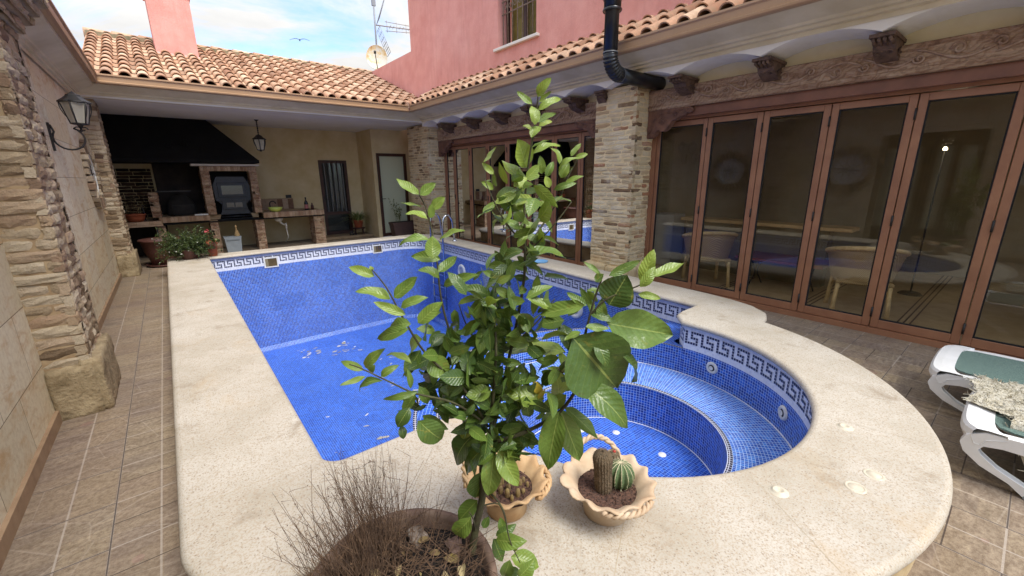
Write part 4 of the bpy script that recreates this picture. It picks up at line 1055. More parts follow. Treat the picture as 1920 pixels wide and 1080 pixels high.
def wall_lantern(y, z):
    t = thing('wall_lantern', 'black wrought iron lantern on a curled bracket fixed to the stone wall', 'wall lamp', (XL, y, z))
    m = MB(); g = MB(); cx = XL+.25
    lantern_body(m, g, (cx, y, z+.03), .82)
    m.build('lantern_cage', IRON, t)
    g.build('lantern_glass', LANTG, t, fix=False)
    m = MB(); m.box((XL, y-.022, z-.30), (XL+.018, y+.022, z-.02)); m.tube([(XL+.02, y, z-.04)]+[(XL+.14+.12*math.cos(a), y, z-.17+.115*math.sin(a)) for a in [lerp(PI*.82, PI*2.36, q/18) for q in range(19)]], .010, 6)
    m.tube([(cx, y, z-.05), (cx, y, z-.09), (cx-.02, y, z-.11)], .012, 6)
    for s in (-1, 1): m.tube([(cx+s*(.02+.035*(1-q/14)*math.cos(q*.55)), y, z-.075+.03*(1-q/14)*math.sin(q*.55)) for q in range(12)], .006, 5)
    m.build('wall_bracket', IRON, t)
wall_lantern(6.62, 2.21)

# ------------------------------------------------------------------ barbecue porch at the far end
YB, YJ = 12.4, 11.35
porch = thing('barbecue_porch', 'open tiled roof porch with ochre walls behind the far end of the pool', 'porch', (2, 11, 0))
m = MB()
def quad(m, a, b, c, d, v=.5, mi=0): m.add([a, b, c, d], [[0, 1, 2, 3]], v, mi)
DB = (3.32, 4.06, .07, 2.08)   # back door opening
for x0, x1, z0, z1 in ((-1.2, DB[0], 0, 2.9), (DB[1], 4.42, 0, 2.9), (DB[0], DB[1], DB[3], 2.9), (DB[0], DB[1], 0, DB[2])): quad(m, (x0, YB, z0), (x1, YB, z0), (x1, YB, z1), (x0, YB, z1))
quad(m, (4.42, YB, 0), (4.42, YJ, 0), (4.42, YJ, 2.9), (4.42, YB, 2.9))
DJ = (4.52, 5.36, .02, 2.24)
for x0, x1, z0, z1 in ((4.42, DJ[0], 0, 2.9), (DJ[1], 5.6, 0, 2.9), (DJ[0], DJ[1], DJ[3], 2.9)): quad(m, (x0, YJ, z0), (x1, YJ, z0), (x1, YJ, z1), (x0, YJ, z1))
quad(m, (-1.2, 9.8, 0), (-1.2, YB, 0), (-1.2, YB, 2.9), (-1.2, 9.8, 2.9)); quad(m, (-1.2, 10.19, 0), (XL, 10.19, 0), (XL, 10.19, 2.9), (-1.2, 10.19, 2.9))
quad(m, (5.47, 10.4, 0), (5.47, YJ, 0), (5.47, YJ, 2.9), (5.47, 10.4, 2.9))
m.build('wall', YELLOW_P, porch, fix=False)
m = MB(); m.box((-1.3, 9.42, 2.84), (5.3, YB+.2, 2.9)); m.build('ceiling', CEIL, porch)
m = MB(); extrude_prof(m, [(9.13+a, 3.0+b) for a, b in gutter_prof()], lambda y, z, t: (t, y, z), -.53, 4.47); m.build('gutter', GUTTER, porch)
m = MB(); extrude_prof(m, [(9.52, 2.838), (9.46, 2.836)]+[(9.45+a*.72, 2.838+b*1.1) for a, b in corn_prof()]+[(9.2, 3.03)], lambda y, z, t: (t, y, z), -.8, 4.93); m.build('cornice', CORNICE, porch)
YR, ZR = 12.95, 4.53
e = Vector((0, YR-9.15, ZR-3.118)); sl = e.length; e.normalize(); nn = Vector((0, -e.z, e.y))
m = MB(); roof_tiles(m, (-.72, 9.15, 3.118), (1, 0, 0), e, nn, 5.95, sl-.05, pitch=.2165, row=.36, rr=random.Random(8))
# hips / flashing where the roofs meet
roof = m.build('roof', TILE, porch, fix=False)
m = MB(); rr = random.Random(9)
for i in range(14):
    x = -.72+i*.43; m.tube([(x-.03, YR-.02, ZR+.0), (x+.43, YR-.02, ZR-.01)], [.105, .09], 10, var=rr.uniform(.45, .9))
m.box((-.72, YR-.17, ZR-.13), (5.19, YR+.1, ZR+.02), 1)
m.build('ridge', [TILE, simple('mossy_mortar', rgb(150, 136, 110), .95, c2=rgb(104, 100, 76), nscale=7)], roof, fix=True)
m = MB(); rr = random.Random(10)
for i in range(5):
    a = Vector((4.44, 9.1, 3.10)).lerp(Vector((5.2, 10.35, 3.55)), i/5); b = Vector((4.44, 9.1, 3.10)).lerp(Vector((5.2, 10.35, 3.55)), (i+1.15)/5)
    m.tube([a+Vector((0, 0, .03)), b+Vector((0, 0, .02))], [.07, .055], 8, var=rr.random())
m.build('valley_tile', TILE, roof)
m = MB(); m.box((.33, 11.72, 3.9), (1.03, 12.4, 5.18)); m.box((.30, 11.69, 5.18), (1.06, 12.43, 5.27)); m.box((.36, 11.75, 5.27), (1.0, 12.37, 5.8))
m.prism([(11.60, 3.98), (11.72, 4.10), (11.72, 4.03)], lambda u, v, t: (t, u, v), .28, 1.08)
m.build('chimney', PINK, roof)
# doors of the porch
def porch_door(x0, x1, z0, z1, y, frosted, name):
    m = MB(); f = .075
    m.box((x0, y-.03, z0), (x0+f, y+.05, z1)); m.box((x1-f, y-.03, z0), (x1, y+.05, z1)); m.box((x0+f, y-.028, z1-f), (x1-f, y+.05, z1)); m.box((x0+f, y-.026, z0), (x1-f, y+.05, z0+.09))
    if not frosted:
        m.box((x0+f, y-.022, .62), (x1-f, y+.04, .70))
        for i in range(5): m.box((lerp(x0+f, x1-f, (i+.5)/5)-.012, y-.024, .70), (lerp(x0+f, x1-f, (i+.5)/5)+.012, y-.004, z1-f), 1)
    o = m.build(name, [DKFRAME, simple('grey_bar', rgb(104, 104, 104), .5)], porch)
    g = MB(); quad(g, (x0+f, y+.01, z0+.09), (x1-f, y+.01, z0+.09), (x1-f, y+.01, z1-f), (x0+f, y+.01, z1-f)); g.build('pane', FROST if frosted else GLASS, o)
    h = MB(); h.tube([(x0+.05, y-.03, 1.05), (x0+.05, y-.07, 1.05), (x0+.15, y-.07, 1.05)], .009, 6); h.box((x0+.035, y-.036, .97), (x0+.065, y-.03, 1.12)); h.build('handle', IRON, o)
porch_door(*DB, YB, False, 'barred_door'); porch_door(*DJ, YJ, True, 'frosted_door')
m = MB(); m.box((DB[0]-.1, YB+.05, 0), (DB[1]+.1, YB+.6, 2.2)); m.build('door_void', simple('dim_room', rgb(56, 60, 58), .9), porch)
m = MB(); m.box((3.05, 11.75, 0), (4.41, YB-.001, .07), bev=.01); m.build('door_step', simple('stone_step', rgb(150, 128, 98), .8, c2=rgb(128, 106, 78), nscale=6), porch)

# ------------------------------------------------------------------ brick barbecue
YQ = 11.28
bbq = thing('barbecue', 'long brick barbecue with black smoke hood, oven and sink counter under the porch', 'barbecue', (1, 11.6, 0))
rr = random.Random(31)
m = MB()   # hood: sloped sheet metal skirt
bx0, bx1, tx0, tx1 = -1.15, 1.75, -1.15, .93
zb, zs, zt = 1.95, 2.02, 2.84
fy, ty = YQ-.02, YQ+.30
front = [(bx0, fy, zs), (bx1, fy, zs), (tx1, ty, zt), (tx0, ty, zt)]
quad(m, *front); quad(m, (bx1, fy, zs), (bx1, YB, zs), (tx1, YB, zt), (tx1, ty, zt)); m.box((bx0, fy-.012, zb), (bx1+.012, YB, zs), 0)
quad(m, (bx0, fy+.02, zb+.001), (bx1, fy+.02, zb+.001), (bx1, YB, zb+.001), (bx0, YB, zb+.001))
for s in (-1, 1):   # wrought scrolls applied to the hood face
    for (cx, cz, r) in ((0.45, 2.33, .10), (.22, 2.27, .07), (.78, 2.22, .06)):
        P = []
        for q in range(18):
            u = cx+s*(.02+r*(1-q/22)*math.cos(q*.5)); v = cz+r*(1-q/22)*math.sin(q*.5); t = (v-zs)/(zt-zs); P.append((u, lerp(fy, ty, t)-.012, v))
        m.tube(P, .007, 5)
m.build('smoke_hood', BLACK_M, bbq, fix=True)
m = MB(); m.box((.50, YQ-.06, 1.885), (1.74, YQ+.4, 1.925)); m.build('hood_ledge', simple('concrete_ledge', rgb(178, 170, 158), .85), bbq)
def pier(x0, x1, z0, z1, y0=YQ, y1=YQ+.5):
    m = MB(); m.box((x0+.008, y0+.008, z0), (x1-.008, y1, z1), 1)
    bricks(m, (x0, y0, z0), (1, 0, 0), (0, -1, 0), x1-x0, z1-z0, .062, (.10, .22), rough=.006, rr=rr)
    bricks(m, (x1, y0, z0), (0, 1, 0), (1, 0, 0), y1-y0, z1-z0, .062, (.12, .22), rough=.006, rr=rr)
    bricks(m, (x0, y1, z0), (0, -1, 0), (-1, 0, 0), y1-y0, z1-z0, .062, (.12, .22), rough=.006, rr=rr)
    return m.build('brick_pier', [BRICK_B, MORTAR_L], bbq, fix=False)
pier(.64, .795, .86, 1.80); pier(1.53, 1.68, .86, 1.80); pier(.64, .79, 0, .74); pier(1.50, 1.67, 0, .72); pier(2.76, 3.0, 0, .72); pier(-.29, -.14, .86, 1.36); pier(-.28, -.13, 0, .68)
m = MB()
def soldiers(m, x0, x1, z0, z1, y, d=.12, w=.06):
    k = round((x1-x0)/w)
    for i in range(k):
        a, b = lerp(x0, x1, i/k)+.005, lerp(x0, x1, (i+1)/k)-.005; j = rr.uniform(-.004, .004)
        m.box((a, y+j, z0+.003), (b, y+d, z1-.003), 0, rr.random(), bev=.004)
    m.box((x0, y+.012, z0), (x1, y+d+.02, z1-.006), 1)
soldiers(m, .64, 1.68, 1.78, 1.885, YQ-.003); m.build('soldier_course', [BRICK_B, MORTAR_L], bbq, fix=True); m = MB()
soldiers(m, -.20, .66, .745, .86, YQ-.03); m.box((-.19, YQ+.1, .75), (1.6, YB, .845), 1); m.build('soldier_course', [BRICK_B, MORTAR_L], bbq, fix=True); m = MB(); soldiers(m, 1.68, 3.02, .725, .855, YQ-.03); m.box((1.69, YQ+.1, .73), (3.01, YB, .84), 1)
m.build('soldier_course', [BRICK_B, MORTAR_L], bbq, fix=True)
m = MB(); m.box((-.22, YQ-.02, .70), (3.02, YB-.1, .728)); m.build('support_plate', BLACK_M, bbq)
m = MB(); m.box((-1.15, YQ-.15, .70), (-.15, YB, .735)); soldiers(m, -1.15, -.16, .735, .80, YQ-.16, .9, .2); m.build('side_shelf', [BRICK_B, MORTAR_L], bbq)
m = MB()
for x in (-.86, -.26): m = MB(); m.box((x-.012, YQ-.12, .0), (x+.012, YQ-.095, .70)); m.build('shelf_leg', IRON, bbq)
m = MB()  # soot-black firebox walls; added black panels stand in for shade under the shelf
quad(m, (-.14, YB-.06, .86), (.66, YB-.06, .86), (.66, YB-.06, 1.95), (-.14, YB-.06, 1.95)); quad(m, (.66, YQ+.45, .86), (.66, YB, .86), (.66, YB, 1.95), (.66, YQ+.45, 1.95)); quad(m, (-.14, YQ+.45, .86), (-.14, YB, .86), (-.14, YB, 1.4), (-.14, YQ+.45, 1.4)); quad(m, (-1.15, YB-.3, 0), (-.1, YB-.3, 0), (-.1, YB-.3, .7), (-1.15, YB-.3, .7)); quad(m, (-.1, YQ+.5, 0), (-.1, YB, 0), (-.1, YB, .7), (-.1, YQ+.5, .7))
m.build('firebox_shade_panels', simple('soot_and_shade_brick', rgb(36, 32, 30), .95, c2=rgb(62, 52, 46), nscale=5, bump=.4), bbq, fix=False)
m = MB(); m.box((-.16, YQ+.1, 1.365), (.42, YQ+.14, 1.385)); m.build('grill_rail', IRON, bbq)
m = MB(); m.lathe([(.27, .0), (.27, .16), (.22, .30), (.12, .40), (0, .43)], (.22, YB-.4, .86), 20); m.build('ash_mound', simple('sooty_fireback', rgb(60, 56, 52), .95, c2=rgb(34, 32, 30), nscale=6, bump=.6), bbq)
for sx in (0,):
    m = MB(); m.tube([(.06, YQ+.25, .86), (.06, YQ+.25, 1.08), (.42, YQ+.25, 1.08), (.42, YQ+.25, .86)], .012, 6); m.build('fire_stand', IRON, bbq)
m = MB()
bricks(m, (-1.0, YB-.02, .8), (1, 0, 0), (0, -1, 0), .82, 1.05, .07, (.2, .3), rr=rr); m.build('back_brickwork', [brickmat('soot_shade_back_brick', [(0, rgb(44, 34, 28)), (.6, rgb(78, 58, 46)), (1, rgb(98, 76, 60))], stain=rgb(40, 34, 30)), MORTAR_L], bbq, fix=False)  # shade of the recess put into the brick colours, along with soot
# oven between the piers
oc = 1.163
ov = MB(); yo = YQ+.10
P = [(-.35, .97), (-.365, 1.18), (-.33, 1.47), (-.25, 1.62), (-.1, 1.70), (.1, 1.70), (.25, 1.62), (.33, 1.47), (.365, 1.18), (.35, .97)]
P = [(-.335, 1.18), (-.345, 1.48), (-.26, 1.66), (.26, 1.66), (.345, 1.48), (.335, 1.18), (.23, 1.06), (.25, .95), (.32, .74), (-.32, .74), (-.25, .95), (-.23, 1.06)]
ov.prism(P, lambda u, v, t: (oc+u, t, v), yo, yo+.25)
for x0, x1, z0, z1 in ((-.24, .24, 1.25, 1.50), (-.2, .2, .98, 1.12)):
    ov.box((oc+x0-.03, yo-.02, z0-.03), (oc+x1+.03, yo, z1+.03), bev=.008)
ov.tube([(oc, yo-.012, 1.60), (oc, yo-.03, 1.60)], .02, 8); ov.box((oc-.33, yo-.03, 1.145), (oc+.33, yo-.001, 1.165)); ov.tube([(oc-.3, yo-.04, .80), (oc+.3, yo-.04, .80)], .012, 6)
o = ov.build('oven', OVEN, bbq)
for x0, x1, z0, z1 in ((-.2, .2, 1.28, 1.47), (-.15, -.01, 1.0, 1.10), (.01, .15, 1.0, 1.10)):
    w = MB(); w.box((oc+x0, yo-.024, z0), (oc+x1, yo-.021, z1)); w.build('oven_window', simple('dark_oven_glass', rgb(20, 22, 24), .08, spec=.8), o)
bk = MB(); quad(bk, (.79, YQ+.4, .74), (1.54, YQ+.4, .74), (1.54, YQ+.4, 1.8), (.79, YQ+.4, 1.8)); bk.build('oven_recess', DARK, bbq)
# sink corner: splashback, tap, drain
m = MB()
for i in range(7): m.box((1.70+i*.125, YB-.05, .845), (1.815+i*.125, YB-.02, 1.10), 0, rr.random())
m.box((1.69, YB-.035, .84), (2.58, YB-.003, 1.12), 1); m.build('splashback', [BRICK_B, MORTAR_L], bbq)
m = MB(); m.tube([(1.92, 11.75, .84), (1.92, 11.75, 1.02)]+[(1.92+.06*(1-math.cos(t)), 11.75-.02*(1-math.cos(t)), 1.02+.06*math.sin(t)) for t in [PI*q/8 for q in range(9)]], .014, 8); m.build('tap', IRON, bbq)
m = MB(); m.tube([(2.05, 11.5, .70), (2.05, 11.5, .58), (2.12, 11.5, .52), (2.16, 11.5, .56), (2.16, 11.5, .42)], .024, 8); m.tube([(2.16, 11.5, .42), (2.2, 11.6, .2), (2.14, 11.7, .08)], .010, 6); m.lathe([(.0, .70), (.09, .70), (.09, .64), (.03, .6)], (2.02, 11.5, 0), 14); m.build('sink_drain', WHITE_FIT, bbq)
m = MB(); m.box((2.42, YB-.03, 1.10), (2.55, YB-.001, 1.2)); m.build('socket_box', IRON, bbq)

# ------------------------------------------------------------------ hanging lantern, flue, aerial, dish, gull
t = thing('hanging_lantern', 'black iron lantern hanging on a chain from the porch ceiling', 'hanging lamp', (1.78, 10.95, 2.84))
m = MB(); g = MB(); lantern_body(m, g, (1.78, 10.95, 2.27), .85); m.build('lantern_cage', IRON, t); g.build('lantern_glass', LANTG, t, fix=False)
m = MB(); m.tube([(1.78, 10.95, 2.55), (1.78, 10.95, 2.84)], .007, 5); m.lathe([(0, -.03), (.02, -.03), (.045, -.004), (.045, 0)], (1.78, 10.95, 2.84), 14)
for k in range(6): m.tube([(1.78+.012*math.cos(a), 10.95, 2.58+k*.042+.02*math.sin(a)) for a in [2*PI*q/8 for q in range(9)]], .004, 4)
m.build('chain', IRON, t)

t = thing('flue_pipe', 'black enamelled flue pipe with a ribbed elbow rising in front of the gutter', 'flue pipe', (4.33, 3.5, 2.9))
A = Vector((4.33, 3.60, 3.98)); Bp = Vector((4.33, 3.50, 2.98)); Cc = Vector((5.31, 3.50, 2.80))
fx, fy_ = 4.33, 3.50
m = MB(); m.tube([(fx, fy_, 4.6), (fx, fy_, 2.98)], .082, 20); m.build('pipe', FLUE, t)
m = MB(); m.tube([(fx, fy_, 4.7), (fx, fy_, 3.42)], .098, 20); m.lathe([(.104, -.035), (.112, -.02), (.104, -.005)], (fx, fy_, 3.45), 20); m.lathe([(.104, -.03), (.111, -.015), (.104, 0)], (fx, fy_, 3.56), 20); m.build('collar', FLUE, t)
m = MB(); P = []; R2 = []
for i in range(41):
    a = PI/2*i/40; P.append((fx+.20*(1-math.cos(a)), fy_-.0, 2.98-.20*math.sin(a))); R2.append(.084+(.006 if i % 4 < 2 else -.002)*(1 if 3 < i < 37 else 0))
m.tube(P, R2, 20); m.build('elbow', FLUE, t)
m = MB(); m.tube([(fx+.20, fy_, 2.78), (fx+.5, fy_-.01, 2.775), (XW+.01, fy_-.03, 2.77)], .083, 20); m.build('horizontal_pipe', FLUE, t)
m = MB(); m.tube([(fx, fy_, 3.0), (fx, fy_, 2.985)], .088, 20); m.tube([(fx+.195, fy_, 2.78), (fx+.21, fy_, 2.78)], .088, 20); m.build('pipe_clip', simple('grey_clip', rgb(90, 92, 94), .4), t)

t = thing('television_aerial', 'tall mast with a television aerial behind the porch roof', 'aerial', (6.0, 14.2, 4.5))
DIRX = Vector((1, -.25, .0)).normalized(); q0 = Vector((6.02, 14.2, 6.25))
m = MB(); m.tube([(5.98, 14.2, 4.4), (6.02, 14.2, 7.3)], .028, 8); m.box((5.96, 14.17, 6.78), (6.07, 14.24, 6.95)); m.build('mast', simple('galvanised_mast', rgb(138, 142, 146), .5), t)
m = MB(); m.tube([q0, q0+DIRX*1.25], .016, 6)
side = Vector((DIRX.y, -DIRX.x, 0))
for k in range(9):
    p = q0+DIRX*(.35+.1*k); h = .17-.006*k
    m.tube([p-Vector((0, 0, h)), p+Vector((0, 0, h))], .007, 4) if k % 3 == 0 else m.tube([p-side*h, p+side*h], .007, 4)
for s in (-.13, .13): m.tube([q0+DIRX*.3+Vector((0, 0, s)), q0+DIRX*1.2+Vector((0, 0, s*.7))], .010, 5)
m.build('boom', simple('aluminium_rod', rgb(160, 160, 158), .45, c2=rgb(150, 126, 110)), t)
for s in (1, -1):
    m = MB(); o0 = q0+DIRX*.08+Vector((0, 0, .1*s)); ax = (DIRX*.38+Vector((0, 0, s))).normalized()
    for k in range(6): m.tube([o0+ax*.15*k-side*.30, o0+ax*.15*k+side*.30], .008, 4)
    for k in range(4): m.tube([o0+side*(.30-.2*k), o0+ax*.75+side*(.30-.2*k)], .008, 4)
    m.build('reflector', simple('aluminium_grid', rgb(150, 152, 154), .45), t)

t = thing('satellite_dish', 'weathered cream satellite dish with a rusty patch on the roof ridge', 'satellite dish', (5.68, 13.5, 4.6))
dn = Vector((-.42, -.86, .18)).normalized(); qd = dn.to_track_quat('Z', 'Y').to_matrix().to_4x4(); qd.translation = Vector((5.68, 13.5, 5.14))
m = MB(); m.lathe([(0, -.06), (.12, -.052), (.24, -.024), (.33, .012), (.335, .016), (.335, -.004), (.24, -.045), (0, -.08)], n=30); m.v = [tuple(qd @ Vector((p[0]*.92, p[1]*1.08, p[2]))) for p in m.v]
def dishmat():
    mm, nt, b, o = newmat('weathered_dish'); g = G(nt); f = g.noise(g.coord(), 4.5, 6, .7, .6)
    g.l(g.ramp(f, [(.45, rgb(206, 206, 192)), (.55, rgb(206, 186, 140)), (.7, rgb(176, 128, 74))]), b.inputs['Base Color']); b.inputs['Roughness'].default_value = .6; return mm
m.build('reflector', dishmat(), t)
m = MB(); p0 = qd @ Vector((0, -.34, .02)); p1 = qd @ Vector((-.02, -.02, .36)); m.tube([p0, p1], .012, 6); m.lathe([(.0, .05), (.035, .04), (.035, -.03), (0, -.04)], tuple(p1), 10); m.build('feed_arm', IRON, t)
m = MB(); m.tube([(5.68, 13.56, 4.4), (5.70, 13.6, 5.2)], .022, 8); m.build('mount_pole', simple('grey_pole', rgb(130, 132, 134), .5), t)

t = MB(); c = Vector((7.78, 29.7, 9.62)); xa = Vector((.95, -.3, .05)).normalized(); ya = Vector((.25, .95, 0)).normalized()
bp = [(-.34, .012), (-.26, .05), (-.1, .075), (.08, .07), (.2, .045), (.27, .05), (.33, .035), (.38, .005)]
t.tube([c+ya*(-u) for u, r in bp], [r for u, r in bp], 8)
for s in (-1, 1):
    W = [(0, .12, -.10, .02), (.25, .16, -.06, .10), (.5, .12, -.07, .13), (.8, .02, -.10, .07), (1.05, -.10, -.13, 0)]
    vs = []
    for u, a, b, z in W: vs += [c+xa*s*u-ya*a+Vector((0, 0, z+.012)), c+xa*s*u-ya*b+Vector((0, 0, z+.012)), c+xa*s*u-ya*(a*.5+b*.5)+Vector((0, 0, z-.012))]
    t.add(vs, [[3*i+p, 3*i+(p+1) % 3, 3*i+3+(p+1) % 3, 3*i+3+p] for i in range(4) for p in range(3)], .5)
t.v = [tuple(CAM+(Vector(p)-CAM)*1.0+(c-CAM)*.9) for p in t.v]; gull = t.build('seagull', simple('gull_feathers', rgb(120, 122, 128), .8, c2=rgb(86, 88, 94), nscale=9)); tag(gull, 'distant grey gull gliding with wings spread in the cloudy sky', 'bird')

# ------------------------------------------------------------------ foliage helpers
def leafmesh(m, B, T, w, nh, rr, var, fold=.16, curl=.10, rows=6, wave=.02):
    B, T = Vector(B), Vector(T); a = T-B; L = a.length
    if L < 1e-5: return
    a.normalize(); s = a.cross(Vector(nh))
    if s.length < 1e-3: s = a.cross(Vector((.3, .2, 1)))
    s.normalize(); n = s.cross(a).normalized(); vs = []; uv = []
    cu = rr.uniform(-.3, 1.2)*curl; fo = fold*rr.uniform(.3, 1.6); ph = rr.random()*6
    for i in range(rows+1):
        t = i/rows; hw = L*w*.5*(math.sin(PI*min(1, t*.96+.02)**.82)**.8 if 0 < t < 1 else (.03 if t == 0 else .02))
        c = B+a*(L*t)+n*(L*cu*4*t*(1-t)) - n*(L*cu*.8*t*t)
        for k, q in enumerate((-1, -.5, 0, .5, 1)):
            wv = wave*L*math.sin(ph+t*11+q*2)*abs(q)
            vs.append(c+s*(hw*q)+n*(hw*fo*abs(q)*1.4+wv)); uv.append((.5+q*.5, t))
    fs = [[i*5+k, i*5+k+1, (i+1)*5+k+1, (i+1)*5+k] for i in range(rows) for k in range(4)]
    m.add(vs, fs, var, uv=uv, sm=True)
def rdir(rr, zb=0):
    while True:
        v = Vector((rr.uniform(-1, 1), rr.uniform(-1, 1), rr.uniform(-1, 1)))
        if .05 < v.length < 1: return (v.normalized()+Vector((0, 0, zb))).normalized()

# ------------------------------------------------------------------ lemon tree
NP = Vector((.627, .779, 0))
def ray(x, y): return RM @ Vector((x-960, F, 540-y))
def TP(x, y, d=0.0):
    """point on the upright plane through the trunk, d metres behind it"""
    v = ray(x, y); return CAM+v*((1.035+d)/v.dot(NP))
tree = thing('lemon_tree', 'young lemon tree with glossy green leaves rising in front of the pool', 'tree', (.575, .885, .40))
m = MB()
def branch(pts, r0, r1):
    P = [TP(*p) for p in pts]; Q = []
    for i in range(len(P)-1):
        for k in range(4):
            p0, p1, p2, p3 = P[max(i-1, 0)], P[i], P[i+1], P[min(i+2, len(P)-1)]; t = k/4
            Q.append(.5*((2*p1)+(p2-p0)*t+(2*p0-5*p1+4*p2-p3)*t*t+(3*p1-p0-3*p2+p3)*t*t*t))
    Q.append(P[-1]); n = len(Q)
    k = 1 if r0 > .012 else .68
    m.tube(Q, [lerp(r0, r1, i/(n-1))*k for i in range(n)], 7)
BR = [
 ([(885, 1040, 0), (893, 985, 0), (905, 930, 0), (905, 880, .0), (918, 820, 0), (935, 760, .01)], .0122, .0085),
 ([(935, 760, .01), (950, 690, .02), (968, 610, .03), (983, 520, .03), (984, 440, .03), (984, 380, .03), (992, 300, .04), (1004, 230, .04), (1010, 165, .04)], .0075, .0025),
 ([(920, 800, 0), (925, 740, -.03), (930, 660, -.04), (928, 590, -.03), (930, 540, 0)], .008, .003),
 ([(932, 770, 0), (880, 690, .03), (850, 640, .05), (828, 565, .06), (818, 480, .06), (802, 400, .06), (784, 362, .06)], .007, .002),
 ([(915, 800, 0), (870, 730, -.04), (800, 665, -.07), (755, 595, -.09), (725, 540, -.10), (697, 505, -.10)], .006, .002),
 ([(905, 790, -.02), (850, 755, -.06), (780, 738, -.10), (735, 718, -.12), (680, 692, -.13), (655, 683, -.13)], .005, .0018),
 ([(925, 830, 0), (980, 812, -.02), (1040, 780, -.03), (1075, 740, -.04), (1090, 700, -.05), (1095, 640, -.05), (1104, 600, -.05), (1118, 550, -.05), (1128, 525, -.05)], .009, .003),
 ([(1108, 590, -.05), (1135, 562, -.06), (1175, 545, -.06), (1205, 532, -.06), (1228, 518, -.06)], .004, .0018),
 ([(985, 460, .03), (950, 420, .0), (925, 375, -.02), (908, 335, -.02)], .004, .0016),
 ([(985, 470, .03), (1025, 410, .06), (1050, 370, .07), (1066, 330, .07), (1085, 296, .07)], .004, .0016),
 ([(985, 480, .03), (1040, 420, 0), (1072, 378, 0)], .003, .0016),
 ([(906, 920, 0), (925, 930, -.04), (945, 960, -.07), (955, 1010, -.08), (975, 1055, -.09)], .005, .002),
 ([(900, 950, 0), (935, 945, .03), (950, 985, .0)], .004, .002),
 ([(892, 1000, 0), (888, 975, -.04), (880, 960, -.05)], .003, .002),
 ([(930, 690, 0), (880, 620, .06), (860, 570, .07)], .004, .002),
 ([(960, 650, .02), (1010, 600, .05), (1040, 560, .06)], .004, .002),
 ([(1080, 735, -.04), (1055, 700, -.08), (1043, 690, -.08)], .003, .0015),
]
for b in BR: branch(*b)
m.build('trunk', BARK, tree)
